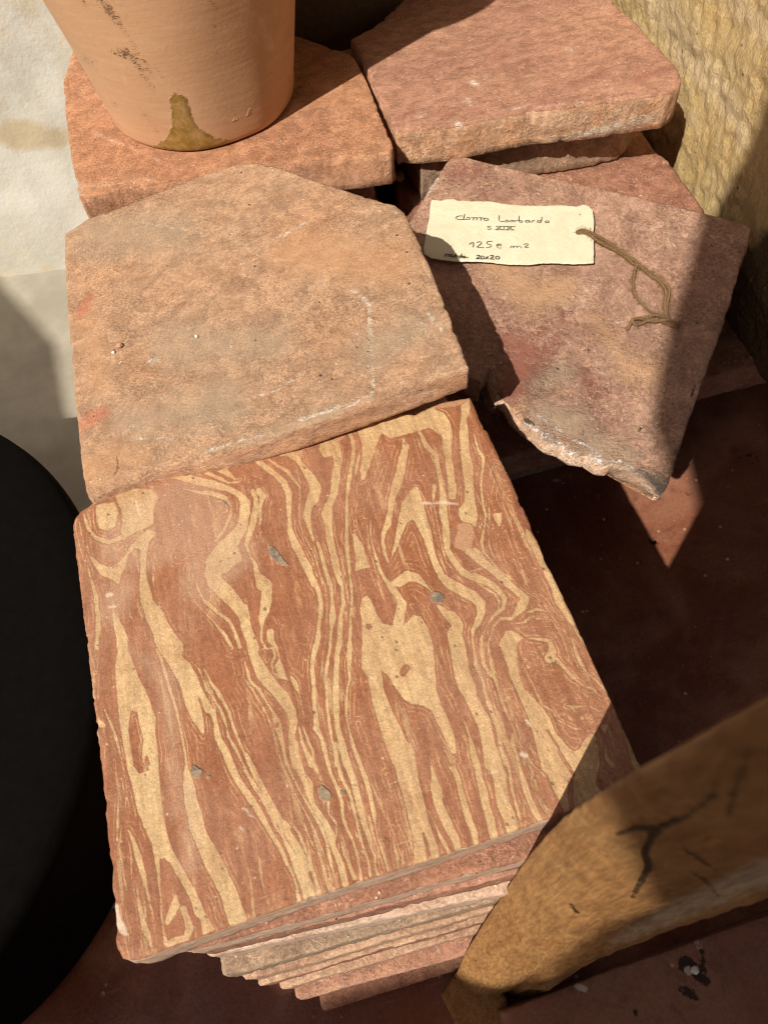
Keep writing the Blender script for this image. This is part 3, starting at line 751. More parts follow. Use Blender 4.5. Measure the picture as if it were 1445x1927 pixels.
m_vein = veined()
m_edge_pale = clay('dusty cut clay edge', (.62, .46, .36), (.55, .36, .25), (.66, .54, .44), 2, 24, 420, .6, .6, .0006, stretch=(1, 1, 3))
m_pinkish = clay('pink brown clay', (.42, .23, .155), (.37, .19, .135), (.47, .31, .22), 3, 26, 380, .8, .4, .0007, fleck=.35)
E_RED = (.42, .13, .08)
m_beige = clay('beige fired clay', (.425, .275, .178), (.45, .262, .155), (.345, .262, .18), 11, 11, 420, .7, .5, .0007,
               marks=(('grey', (.35, .285, .20), 34.0, 90.0, .45), ('warm', (.52, .27, .13), 34.0, 60.0, .45), ('white', (.80, .70, .58), 2.0, 22.0, .75), ('redm', (.50, .13, .075), 12.0, 30.0, .6), ('dark', (.10, .05, .03), 1.2, 8.0, .7)), rough=.9, fleck=.15)
m_beige_side = clay('beige clay edge', (.51, .30, .18), (.56, .38, .27), (.47, .24, .13), 12, 40, 360, .6, .8, .0007, stretch=(1, 1, 2))
m_pottile = clay('orange clay', (.45, .235, .13), (.40, .20, .12), (.50, .30, .185), 21, 12, 380, .7, .6, .0006,
                 marks=(('white', (.72, .56, .42), 2.0, 18.0, .55), ('redm', (.36, .10, .07), 9.0, 24.0, .5), ('dark', (.10, .05, .03), 1.2, 8.0, .8)))
m_pottile_side = clay('orange clay edge with faint bands', (.48, .25, .145), (.53, .31, .2), (.44, .21, .125), 23, 30, 380, .5, .4, .0006,
                      marks=(('band', (.60, .37, .20), 1.4, 8.0, .55),))
m_rose = clay('rose clay', (.45, .25, .165), (.39, .205, .145), (.50, .31, .215), 31, 12, 420, 1.0, .4, .0007, stretch=(1, 1.6, 1),
              speck_col=(.85, .7, .6), marks=(('white', (.82, .70, .60), 2.0, 20.0, .8), ('redm', (.30, .10, .08), 6.0, 22.0, .4)))
m_rose_side = clay('rough rose clay edge', (.53, .29, .165), (.58, .40, .28), (.56, .34, .19), 33, 48, 300, .8, .5, .0011,
                   marks=(('white', (.76, .64, .52), 2.5, 26.0, .8),))
m_broken = clay('mottled dark pink clay', (.42, .27, .20), (.34, .195, .145), (.50, .34, .23), 41, 26, 240, 1.1, .6, .0012, speck_col=(.66, .48, .34), fleck=.6,
                marks=(('ochre', (.50, .30, .155), 26.0, 120.0, .60), ('redm', (.24, .08, .055), 20.0, 110.0, .75), ('grey', (.33, .26, .18), 20.0, 90.0, .55),
                       ('tip', (.07, .06, .05), 14.0, 50.0, .85), ('dark', (.05, .03, .02), 1.4, 8.0, .85), ('rim', (.60, .36, .20), 2.6, 22.0, .8), ('white', (.84, .74, .66), 2.2, 26.0, .9)))
m_broken_side = clay('pale broken clay', (.66, .50, .38), (.54, .33, .21), (.78, .70, .60), 43, 45, 320, .6, .6, .0014, fleck=.5, speck_col=(.85, .8, .72), marks=(('tip', (.06, .05, .045), 10.0, 40.0, .9),))
m_greyclay = clay('grey brown clay', (.34, .25, .18), (.42, .28, .19), (.27, .22, .16), 51, 30, 320, 1.0, .9, .0009, speck_col=(.62, .48, .34))
m_redclay = clay('dark red rough clay', (.36, .185, .12), (.29, .13, .09), (.46, .29, .20), 61, 38, 330, 1.1, .7, .0010, speck_col=(.72, .5, .36), fleck=.6)
m_whiteclay = clay('lime crusted clay edge', (.60, .47, .37), (.50, .33, .24), (.66, .55, .45), 71, 34, 330, .7, .4, .0008, fleck=.4, stretch=(1, 1, 2))
m_ochreclay = clay('ochre streaked clay', (.48, .32, .22), (.43, .26, .18), (.58, .43, .28), 81, 36, 330, .9, .8, .0009, fleck=.4)

def plaster():
    s = NT('old lime plaster')
    v = s.coord((1, 1, 1), 0, False)
    f = s.step(s.noise(v, 7, 5, .6, .8), .4, .62)
    f2 = s.step(s.noise(s.coord((1, 1, .6), 3, False), 13, 6, .65, .5), .5, .6)
    c = s.mix(f, (.66, .655, .59), (.58, .565, .49))
    c = s.mix(s.math('MULTIPLY', f2, .5), c, (.62, .53, .35))
    d = s.step(s.math('ADD', s.attr('damp'), s.math('MULTIPLY', s.math('SUBTRACT', s.noise(v, 26, 4, .6), .5), 50.0)), -12, 12, .8, 0)
    c = s.mix(d, c, (.50, .40, .24))
    h = s.math('ADD', s.noise(v, 60, 5, .6), s.math('MULTIPLY', s.noise(v, 320, 4, .6), .25))
    return s.done(c, .9, s.bump(h, .0016, .7))
m_plaster = plaster()


def rock():
    s = NT('rough ochre stone')
    v = s.coord((1, 1, 1), 0, False)
    w_ = s.coord((1, 1, .85), 3, False)
    f = s.step(s.noise(v, 11, 6, .6, .6), .4, .62)
    c = s.mix(f, (.66, .46, .195), (.72, .54, .27))
    c = s.mix(s.step(s.noise(w_, 120, 6, .75, 1.0), .5, .72, 0, .85), c, (.78, .64, .42))
    c = s.mix(s.step(s.noise(w_, 95, 5, .7, 1.5), .56, .74, 0, .5), c, (.50, .34, .14))
    cr = s.attr('crest')
    pale = s.step(s.math('ADD', cr, s.math('MULTIPLY', s.math('SUBTRACT', s.noise(w_, 60, 6, .75), .5), 70.0)), -16, 16, .85, 0)
    c = s.mix(pale, c, (.74, .57, .34))
    vp = s.voro(v, 60)
    c = s.mix(s.math('MULTIPLY', s.step(vp, .04, .09, 1, 0), .8), c, (.10, .06, .02))
    so = s.step(s.math('ADD', s.attr('low_dark'), s.math('MULTIPLY', s.math('SUBTRACT', s.noise(v, 50, 5, .65), .5), 60.0)), -14, 14, .85, 0)
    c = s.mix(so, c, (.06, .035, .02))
    h = s.math('ADD', s.noise(w_, 260, 6, .80, .3), s.math('MULTIPLY', s.noise(w_, 90, 4, .7), .5))
    sp = s.step(s.noise(w_, 330, 4, .8), .58, .68, 0, .6)
    c = s.mix(sp, c, (.82, .68, .45))
    dk = s.step(s.noise(s.coord((1, 1, 1), 6, False), 300, 4, .8), .60, .70, 0, .7)
    c = s.mix(dk, c, (.34, .21, .08))
    h = s.math('ADD', h, s.math('MULTIPLY', s.noise(w_, 520, 4, .7), .3))
    return s.done(c, .8, s.bump(h, .0036, 1.0), .3)
m_rock = rock()

def floor_mat(name, base, alt, scale=1.0, rough=.42, chips=True, seed=0.0):
    s = NT(name)
    v = s.coord((1, 1, 1), seed, False)
    f = s.step(s.noise(v, 9, 6, .65, .7), .38, .65)
    c = s.mix(f, base, alt)
    c = s.mix(s.step(s.noise(v, 60, 6, .7), .48, .75, 0, .6), c, tuple(k * .55 for k in base))
    scr = s.noise(s.coord((.12, 1, 1), seed + 3, False), 260, 3, .6)
    c = s.mix(s.step(scr, .66, .76, 0, .4), c, (.42, .26, .18))
    if chips:
        vs = s.voro(s.coord((1, 1, 1), seed + 6, False), 90)
        sel = s.step(s.noise(v, 60, 2, .5), .57, .64)
        c = s.mix(s.math('MULTIPLY', s.math('MULTIPLY', s.step(vs, .06, .17, 1, 0), sel), .8), c, (.62, .50, .38))
        v3 = s.voro(s.coord((1, 1, 1), seed + 9, False), 42)
        sel3 = s.step(s.noise(v, 30, 2, .5), .58, .64)
        c = s.mix(s.math('MULTIPLY', s.math('MULTIPLY', s.step(v3, .05, .14, 1, 0), sel3), .85), c, (.02, .015, .012))
    g = s.noise(v, 420, 4, .7)
    c = s.mix(1.0, c, s.mix(s.step(g, .25, .75), (.82, .82, .82), (1.15, 1.15, 1.15)), 'MULTIPLY')
    h = s.math('ADD', s.math('MULTIPLY', g, .4), s.noise(v, 40, 5, .6))
    for (an, cc, st) in (('mk', (.015, .012, .01), .9), ('pale', (.55, .50, .43), .85)):
        mk = s.step(s.math('ADD', s.attr(an), s.math('MULTIPLY', s.math('SUBTRACT', s.noise(v, 220, 5, .75), .5), 22.0)), -1.5, 1.5, 1, 0)
        c = s.mix(s.math('MULTIPLY', mk, st), c, cc)
    rr = s.step(s.noise(v, 30, 4, .6), .3, .7, rough - .1, rough + .15)
    return s.done(c, rr, s.bump(h, .0006, .8), .35)
m_floor = floor_mat('dark red paving', (.19, .062, .032), (.32, .145, .09), rough=.30)
m_board = floor_mat('worn red brown board', (.24, .105, .072), (.30, .15, .10), rough=.4, seed=7)

def wood():
    s = NT('old cracked ochre wood')
    v = s.coord((1, 1, .16), 0, False)
    u = s.coord((1, 1, 1), 3, False)
    g = s.noise(v, 170, 6, .65, .8)
    c = s.mix(s.step(g, .35, .65), (.34, .18, .068), (.25, .122, .043))
    c = s.mix(s.step(s.noise(u, 18, 5, .6), .45, .65, 0, .4), c, (.36, .21, .085))
    rp_ = s.noise(s.coord((.5, .5, 1), 4, False), 260, 4, .6, .6)
    c = s.mix(s.step(rp_, .56, .70, 0, .45), c, (.17, .085, .03))
    ck = s.math('ADD', s.attr('crack'), s.math('MULTIPLY', s.math('SUBTRACT', s.noise(u, 220, 4, .6), .5), 9.0))
    km = s.step(ck, -3.5, 1.0, 1, 0)
    c = s.mix(s.math('MULTIPLY', km, .93), c, (.02, .012, .006))
    gr = s.step(s.math('ADD', s.attr('worn'), s.math('MULTIPLY', s.math('SUBTRACT', g, .5), 40.0)), -14, 14, .6, 0)
    c = s.mix(gr, c, (.46, .40, .31))
    fine = s.noise(s.coord((1, 1, .05), 8, False), 700, 4, .7)
    c = s.mix(1.0, c, s.mix(s.step(fine, .3, .7), (.70, .68, .66), (1.2, 1.2, 1.2)), 'MULTIPLY')
    g = s.math('ADD', g, s.math('MULTIPLY', fine, .5))
    h = s.math('SUBTRACT', s.math('ADD', g, s.math('MULTIPLY', s.noise(u, 300, 4, .7), .4)), s.math('MULTIPLY', km, 1.6))
    return s.done(c, .55, s.bump(h, .0010, 1.0), .35)
m_wood = wood()

def potmat():
    s = NT('smooth terracotta with scuffs and wax')
    v = s.coord((1, 1, 1), 0, False)
    f = s.step(s.noise(v, 13, 5, .6, .6), .38, .65)
    c = s.mix(f, (.57, .34, .195), (.52, .30, .165))
    c = s.mix(s.step(s.noise(s.coord((1, 1, 6), 2, False), 24, 5, .6), .5, .7, 0, .5), c, (.62, .40, .25))
    c = s.mix(s.step(s.noise(v, 300, 4, .7), .5, .8, 0, .3), c, (.42, .20, .10))
    sc_ = s.math('ADD', s.attr('scuff'), s.math('MULTIPLY', s.math('SUBTRACT', s.noise(s.coord((1, 1, 2.2), 2, False), 330, 5, .8, 1.5), .42), 60.0))
    c = s.mix(s.step(sc_, -2, 3, .85, 0), c, (.10, .05, .025))
    n1 = s.noise(v, 240, 5, .7)
    st = s.math('ADD', s.attr('stain'), s.math('MULTIPLY', s.math('SUBTRACT', n1, .5), 14.0))
    sm = s.step(st, -2.2, 2.0, 1, 0)
    wax = s.mix(s.step(s.noise(v, 120, 5, .7, 1), .4, .62), (.23, .135, .018), (.35, .21, .06))
    wax = s.mix(s.step(st, -7, -1, 0, .55), wax, (.13, .07, .012))
    lt = s.step(s.voro(v, 330), .12, .3, .5, 0)
    wax = s.mix(s.math('MULTIPLY', lt, s.step(s.attr('drops'), -3, 3, 1, 0)), wax, (.50, .38, .20))
    wax = s.mix(s.step(s.noise(v, 60, 5, .7), .45, .65, 0, .5), wax, (.42, .25, .10))
    c = s.mix(s.math('MULTIPLY', sm, s.step(s.noise(v, 150, 5, .7), .28, .5, .6, .97)), c, wax)
    blm = s.step(s.noise(s.coord((1, 1, .7), 11, False), 30, 7, .75, .5), .56, .70, 0, .35)
    c = s.mix(blm, c, (.74, .55, .40))
    ridge = s.noise(s.coord((1, 1, 9), 5, False), 40, 3, .5)
    h = s.math('ADD', s.math('MULTIPLY', ridge, .18), s.math('MULTIPLY', s.noise(v, 380, 4, .7), .22))
    h = s.math('ADD', h, s.math('MULTIPLY', s.step(s.attr('nick'), -2, 2, 1, 0), .7))
    h = s.math('ADD', h, s.math('MULTIPLY', sm, .5))
    rg = s.math('SUBTRACT', .72, s.math('MULTIPLY', sm, .3))
    return s.done(c, rg, s.bump(h, .0010, .8), .35)
m_pot = potmat()

def simple(name, c, rough=.8, bump_=0.0, scale=300, var=.15, spec=.3):
    s = NT(name)
    v = s.coord((1, 1, 1), 0, False)
    n = s.noise(v, scale, 5, .65)
    cc = s.mix(s.step(n, .3, .7), tuple(k * (1 - var) for k in c), tuple(min(1, k * (1 + var)) for k in c))
    return s.done(cc, rough, s.bump(n, bump_, .8) if bump_ else None, spec)
m_black = simple('black rubber', (.003, .0025, .0022), .8, .0004, 120, .2, .05)
m_blocker = simple('tan sun blocker', (.30, .19, .11), .95, .0008, 900)  # for the unseen sheet added overhead to block sun
m_ink = simple('pencil', (.13, .12, .105), .7)
m_ink2 = simple('black pen', (.012, .012, .012), .6)
m_twine = simple('hemp twine', (.24, .145, .07), .9, .0003, 1500, .45)
m_shard = simple('chip of clay', (.55, .30, .17), .85, .0005, 500, .3)
m_white = simple('lime chip', (.78, .72, .64), .9, .0004, 500, .1)

m_step = simple('worn grey plaster', (.36, .33, .265), .9, .0006, 14, .16)
def paper():
    s = NT('handmade paper')
    v = s.coord((1, 1, 1), 0, False)
    n = s.noise(v, 90, 5, .6)
    c = s.mix(s.step(n, .35, .65), (.70, .665, .50), (.66, .62, .45))
    c = s.mix(s.step(s.noise(v, 600, 3, .7), .58, .75, 0, .35), c, (.5, .45, .3))
    c = s.mix(s.step(s.noise(v, 45, 6, .7, 1), .52, .7, 0, .4), c, (.56, .50, .34))
    h = s.math('ADD', s.noise(v, 260, 5, .65), n)
    return s.done(c, .85, s.bump(h, .0006, .8), .25)
m_paper = paper()

# ---------------------------------------------------------------- the setting
def grid_sheet(x0, x1, y0, y1, z, nx, ny, name, mat, marks=None, kind='structure'):
    V = [(x0 + (x1 - x0) * i / nx, y0 + (y1 - y0) * j / ny, z) for j in range(ny + 1) for i in range(nx + 1)]
    F = [(j * (nx + 1) + i, j * (nx + 1) + i + 1, (j + 1) * (nx + 1) + i + 1, (j + 1) * (nx + 1) + i) for j in range(ny) for i in range(nx)]
    at_ = {k: field(project(np.array(V)), s_) for k, s_ in marks.items()} if marks else None
    return tag(obj(name, V, F, mat, None, False, at_, None), kind=kind)

fl_marks = parse('''
o s 1223,1018,6 1232,1024,7 1240,1020,4
o s 1385,862,5 1400,855,6 1420,858,6 1428,868,4
o s 1285,925,6 1300,932,5
o s 1165,1090,4 1168,1093,4
''', ORI)
fl_pale = parse('''
o s 1040,905,8 1056,905,8
o s 1067,898,5 1080,896,5
''', ORI)
far_floor = grid_sheet(-3, 3, -3, 3, FLOOR - .004, 4, 4, 'ground', m_floor)
floor = grid_sheet(-.6, .9, -.35, .75, FLOOR, 300, 220, 'floor', m_floor, {'mk': fl_marks, 'pale': fl_pale})

# unseen overhead sheet added to block the sun, opening shaped to the wanted shadows
DX, DY = SUN[0] / -SUN[2], SUN[1] / -SUN[2]
def sun_blocker(zc):
    S_ = [(-.75, 1.05), (-.60, .85), (-.33, .60), (-.264, .455), (-.258, .365), (-.245, .278), (-.225, .16), (-.205, 0.0), (-.185, -.12), (-.165, -.158), (-.11, -.158), (-.055, -.160),
          (.0, -.168), (.05, -.140), (.10, -.095), (.145, -.055), (.20, -.012), (.2492, .0777), (.2650, .130), (.272, .158), (.3082, .2109), (.3583, .2702), (.3904, .3109), (.407, .328), (.442, .347), (.474, .376), (.56, .44), (.90, .75)]
    inner = [(a - DX * zc, b - DY * zc) for a, b in S_]
    outer = [(1.6, 1.1), (1.6, -2.0), (-2.3, -2.0), (-2.3, 1.1)]
    P = [Vector(p) for p in inner + outer]
    n = len(P)
    r = delaunay_2d_cdt(P, [(i, (i + 1) % n) for i in range(n)], [list(range(n))], 1, 1e-7)
    base = [(v[0], v[1]) for v in r[0]]
    m = len(base)
    V = [(x, y, zc) for x, y in base] + [(x, y, zc + .004) for x, y in base]
    F = [tuple(t) for t in r[2]] + [tuple(i + m for i in reversed(t)) for t in r[2]]
    cnt = {}
    for t in r[2]:
        for i in range(len(t)):
            e = (t[i], t[(i + 1) % len(t)])
            cnt[tuple(sorted(e))] = cnt.get(tuple(sorted(e)), []) + [e]
    for k, e in cnt.items():
        if len(e) == 1:
            a, b = e[0]
            F.append((b, a, a + m, b + m))
    return tag(obj('sun_blocker', V, F, m_blocker, None, False), kind='structure')
sun_blocker(.95)

# plaster wall behind
def wall():
    p0 = np.array([.62, .600]); p1 = np.array([-.55, .790])
    n, mz = 260, 130
    z0, z1 = FLOOR - .002, .62
    V = []
    nrm = np.array([-(p1 - p0)[1], (p1 - p0)[0]]); nrm = nrm / np.linalg.norm(nrm)
    if nrm[1] > 0: nrm = -nrm
    for j in range(mz + 1):
        for i in range(n + 1):
            t = i / n
            p = p0 + (p1 - p0) * t
            z = z0 + (z1 - z0) * j / mz
            b = .006 * nz((t * 1.2, z, 0), 6, 3) + .002 * nz((t * 1.2, z, 0), 30, 5)
            q = p + nrm * b
            V.append((q[0], q[1], z))
    F = [(j * (n + 1) + i, (j + 1) * (n + 1) + i, (j + 1) * (n + 1) + i + 1, j * (n + 1) + i + 1) for j in range(mz) for i in range(n)]
    k = len(V)
    back = nrm * -.12
    cs = [0, n, (mz + 1) * (n + 1) - 1, mz * (n + 1)]
    # side, top and back faces
    V += [(p0[0] + back[0], p0[1] + back[1], z0), (p1[0] + back[0], p1[1] + back[1], z0), (p1[0] + back[0], p1[1] + back[1], z1), (p0[0] + back[0], p0[1] + back[1], z1)]
    F += [(k, k + 1, k + 2, k + 3), (cs[0], k, k + 3, cs[3]), (cs[1], cs[2], k + 2, k + 1), (cs[3], k + 3, k + 2, cs[2])]
    damp = parse('''
o s 20,250,60 110,260,50
o s 60,590,60 90,620,90 130,660,120
o s 130,560,40 125,590,50
''', ORI)
    A = field(project(np.array(V)), damp, 40)
    return tag(obj('plaster_wall', V, F, m_plaster, None, True, {'damp': A}, None, (0, .66, z0)), 'pale lime plaster wall with brown damp stains behind the tile stacks', 'wall')
wall()
def box(name, x0, x1, y0, y1, z0, z1, mat, label=None, cat=None, parent=None, attrs=None):
    V = [(x, y, z) for z in (z0, z1) for y in (y0, y1) for x in (x0, x1)]
    F = [(0, 2, 3, 1), (4, 5, 7, 6), (0, 1, 5, 4), (2, 6, 7, 3), (0, 4, 6, 2), (1, 3, 7, 5)]
    return tag(obj(name, V, F, mat, parent, False, None, None, ((x0 + x1) / 2, (y0 + y1) / 2, z0)), label, cat)

# low plaster step at the foot of the wall
step_poly = [(-.5, .06), (-.024, .06), (-.024, .30), (-.012, .30), (-.012, .716), (-.5, .79)]
make_tile('plaster_step', step_poly, (FLOOR + .006, 0, 0), .0059, [m_step, m_step], 3, .006, .003, .0006, .001, .0012,
          {'damp': parse('o s 60,720,120 110,770,120', ORI)}, 'pale plaster step at the foot of the wall, left of the tile stacks', 'step')

# added panel behind the pot, its dark colour stands in for shade
box('shade_panel', .085, .455, .600, .612, FLOOR + .0002, .30, simple('painted shade brown', (.085, .055, .032), .7, .0005, 200), 'added dark panel standing in for shade behind the pot and the rose tile', 'panel')

# rough stone standing on the right
def stone():
    p0 = np.array([.462, .215]); p1 = np.array([.478, .78])
    n, m = 270, 270
    z0, z1 = -.183, .40
    d = p1 - p0
    L = np.linalg.norm(d)
    nrm = np.array([-d[1], d[0]]) / L
    if nrm[0] > 0: nrm = -nrm
    V = []
    for j in range(m + 1):
        for i in range(n + 1):
            t = i / n; z = z0 + (z1 - z0) * j / m
            q3 = (t * L, z * .8, 0)
            b = .006 * nz(q3, 7, 1) + .005 * nz(q3, 22, 4) + .0020 * nz((t * L, z * .8, 0), 70, 6) + .0022 * nz((t * L, z * .8, 0), 170, 8)
            b -= .05 * max(0, z - .1)                      # leans back
            if z < -.10: b -= .35 * (-.10 - z)             # undercut foot
            p = p0 + d * t + nrm * b
            V.append((p[0], p[1], z))
    F = [(j * (n + 1) + i, j * (n + 1) + i + 1, (j + 1) * (n + 1) + i + 1, (j + 1) * (n + 1) + i) for j in range(m) for i in range(n)]
    k = len(V)
    bk = -nrm * .22
    for (q, z) in ((p0, z0), (p1, z0), (p1, z1), (p0, z1)): V.append((q[0] + bk[0], q[1] + bk[1], z))
    c = [0, n, (m + 1) * (n + 1) - 1, m * (n + 1)]
    W_ = n + 1
    colL = [j * W_ for j in range(m + 1)]; colR = [j * W_ + n for j in range(m + 1)]
    rowB = list(range(W_)); rowT = [m * W_ + i for i in range(W_)]
    F += [(k + 1, k, k + 3, k + 2), tuple(colL + [k + 3, k]), tuple(colR[::-1] + [k + 1, k + 2]), tuple(rowT + [k + 2, k + 3]), tuple(rowB[::-1] + [k, k + 1])]
    px = project(np.array(V))
    crest = parse('o s 1200,-60,40 1250,20,50 1300,110,50 1370,190,40 1400,260,30\no s 1330,-40,30 1445,60,40', ORI)
    low_dark = parse('o p 1330,480 1380,470 1445,440 1700,430 1700,900 1330,900', ORI)  # darkened area over the low right part of the stone
    o = obj('stone_block', V, F, m_rock, None, True, {'crest': field(px, crest, 40), 'low_dark': field(px, low_dark, 40)}, None, (.55, .5, z0))
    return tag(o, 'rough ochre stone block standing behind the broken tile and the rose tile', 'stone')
stone()

# black tub in the shade on the left
def lathe(name, prof, c, mat, seg=96, parent=None, label=None, cat=None, squash=1.0, attrs=None, wob=0.0, tilt=None):
    V, F = [], []
    for (r, z) in prof:
        for k in range(seg):
            a = 2 * math.pi * k / seg
            rr = r + wob * noise.noise(Vector((math.cos(a) * 2, math.sin(a) * 2, z * 14)))
            V.append((c[0] + rr * math.cos(a), c[1] + rr * math.sin(a) * squash, c[2] + z))
    for j in range(len(prof) - 1):
        for k in range(seg):
            k2 = (k + 1) % seg
            F.append((j * seg + k, j * seg + k2, (j + 1) * seg + k2, (j + 1) * seg + k))
    F.append(tuple(reversed(range(seg))))
    F.append(tuple((len(prof) - 1) * seg + k for k in range(seg)))
    at_ = None
    if attrs:
        px = project(np.array(V))
        at_ = {k: field(px, s_, 30) for k, s_ in attrs.items()}
    o = obj(name, V, F, mat, parent, True, at_, None, c)
    if label: tag(o, label, cat)
    return o

lathe('black_drum', [(.166, 0), (.168, .004), (.172, .06), (.176, .118), (.1775, .128), (.176, .135), (.171, .139), (.150, .142), (.10, .144), (.04, .145), (.001, .145)],
      (-.206, .205, FLOOR + .0065), m_black, 128, None, 'matt black rounded drum in deep shade, left of the tile stacks', 'drum', squash=1.22)

# ---------------------------------------------------------------- front stack
TOP = (0, 0, 0)
front = pxpoly([(137, 988), (141, 975), (152, 962), (170, 950), (182, 940), (205, 929), (238, 905), (262, 893), (285, 888), (330, 876), (380, 866), (430, 852), (500, 833),
                (560, 818), (620, 806), (660, 798), (700, 790), (745, 779), (780, 779), (800, 770), (830, 757), (884, 747), (892, 762), (902, 788), (918, 815), (960, 900), (1004, 998), (1060, 1120),
                (1148, 1313), (1223, 1480), (1160, 1502), (1020, 1548), (820, 1614), (640, 1674), (520, 1714), (420, 1750), (300, 1792), (262, 1808), (240, 1812), (228, 1806), (219, 1780), (207, 1640), (196, 1500), (178, 1350), (160, 1200), (148, 1090)], TOP)
marks1 = {'vein': VEINS, 'blot': BLOTS, 'tan': TANS, 'dust': DUST, 'white': WHITE1}
make_tile('marbled_tile', front, TOP, .0255, [m_vein, m_edge_pale], 1.7, .0006, .0010, .00025, .0010, .00025, marks1,
               'square tile with swirling cream and red marbled veins, topmost of the front stack', 'tile', 'tiles of the front stack')

stack = [  # corner pixel of the visible front left corner, second point of the front edge, materials
    ((341, 1796), (760, 1681), m_redclay, m_edge_pale, 'red brown tile edge with lime rim, directly under the marbled tile'),
    ((364, 1798), (760, 1700), m_pinkish, m_redclay, 'dark red tile edge, third from the top of the front stack'),
    ((388, 1803), (760, 1723), m_whiteclay, m_whiteclay, 'tile with smooth whitish crusted edge, fourth from top of the front stack'),
    ((418, 1842), (760, 1745), m_greyclay, m_greyclay, 'grey brown speckled tile jutting out under the whitish one, front stack'),
    ((447, 1854), (760, 1763), m_ochreclay, m_ochreclay, 'tan tile with crumbly rounded corner, sixth from top of the front stack'),
    ((484, 1858), (760, 1778), m_ochreclay, m_redclay, 'thin brown tile edge, seventh from the top of the front stack'),
    ((527, 1865), (760, 1797), m_ochreclay, m_ochreclay, 'ochre stained tile edge, eighth from the top of the front stack'),
    ((557, 1886), (760, 1831), m_pinkish, m_pinkish, 'pink brown tile, lowest sunlit one of the front stack'),
    ((606, 1905), (760, 1858), m_pinkish, m_pinkish, 'dim brown tile in shade at the very bottom of the front stack'),
]
for k, (p, q, ma, mb, lab) in enumerate(stack):
    z = -.0256 * (k + 1)
    A, B = at(*p, z), at(*q, z)
    ang = math.atan2(B[1] - A[1], B[0] - A[0])
    r_ = [.003, .004, .004, .004]
    if k == 4: r_ = [.009, .005, .004, .004]
    poly = roundpoly(square(A[0], A[1], ang, .193 - max(0, A[0]) * .6, .195), r_)
    make_tile('marbled_tile' if k < 0 else 'clay_tile', poly, (z, 0, 0), .0254 if k < 8 else .0240, [ma, mb], 2.3 + k * 1.9, .0014, .0012, .0003, .0010, .0005, None, lab, 'tiles of the front stack')

# ---------------------------------------------------------------- middle stack: the beige tile
BP = plane3(at(150, 930, .004), at(885, 690, .029), at(480, 303, .023))
beige = pxpoly([(120, 441), (132, 430), (165, 409), (240, 384), (330, 347), (400, 320), (455, 305), (490, 304), (530, 314), (600, 340), (660, 360), (745, 384), (762, 398),
                (800, 475), (842, 580), (884, 690), (700, 757), (600, 794), (560, 808), (480, 832), (400, 858), (330, 874), (285, 885), (240, 906), (205, 925), (172, 943), (160, 930),
                (150, 860), (146, 810), (138, 740), (128, 600), (122, 520)], BP)
b_white = parse('''
o s 662,546,4 680,556,6 694,572,7 697,620,6 702,680,5 703,735,6 700,745,8 660,760,7 610,776,7 560,792,4
o s 500,815,4 450,830,6 400,845,6 380,852,4
o s 512,452,4 540,438,7 560,425,5 575,418,6
o s 475,748,3 510,738,5 550,715,3 575,698,4
o s 280,680,8 296,678,10
o s 240,800,3 275,800,3
o s 250,825,3 320,826,3
o s 800,585,4 815,600,8 830,620,6
o s 790,600,3 800,620,5
o s 740,395,4 748,400,4
o s 265,418,3 330,428,3 380,436,2
o s 780,775,4 810,760,10 830,730,6
''', ORI)
b_red = parse('''
o s 150,805,12 175,785,22 195,775,16
o s 170,560,10 150,590,14
''', ORI)
b_dark = parse('''
o s 220,860,2 222,880,3 214,895,2
o s 222,880,2 232,884,2
o s 372,633,3 374,636,3
o s 210,660,2 230,650,3
o s 530,505,2 536,506,2
o s 640,500,1 642,502,2
''', ORI)
b_grey = parse('o s 180,440,90 330,440,80\no s 330,650,90 520,640,60\no s 420,760,90 250,790,60\no s 700,660,70 790,620,60\no s 480,840,40 620,780,40', ORI)
b_warm = parse('o s 560,470,90 740,500,80\no s 170,880,60 260,860,40\no s 160,600,30 190,720,40', ORI)
bm = {'grey': b_grey, 'warm': b_warm, 'white': b_white, 'redm': b_red, 'dark': b_dark}
make_tile('beige_tile', beige, BP, .0165, [m_beige, m_beige_side], 5.1, .0014, .0013, .0003, .0013, .0006, bm,
          'beige tile with white lime lines and a cut corner, just behind the marbled tile', 'tile', 'tiles of the middle stack')
mid_mats = [m_pinkish, m_redclay, m_greyclay, m_pinkish, m_ochreclay, m_pinkish, m_redclay, m_greyclay, m_pinkish]
words = ['second', 'third', 'fourth', 'fifth', 'sixth', 'seventh', 'eighth', 'ninth', 'tenth']
for k in range(9):
    z = -.0262 - .0254 * k
    poly = roundpoly(square(.010 + .003 * math.sin(k * 2.1), .207 + .002 * math.cos(k * 1.3), .01 * math.sin(k * 1.7), .186, .168), .004)
    make_tile('clay_tile', poly, (z, 0, 0), .0253 if k < 8 else .0250, [mid_mats[k]] * 2, 21 + k * 1.3, .004, .0016, .0007, .0018, .0003, None,
              'brown clay tile, %s from the top of the stack capped by the beige tile' % words[k], 'tile', 'tiles of the middle stack')

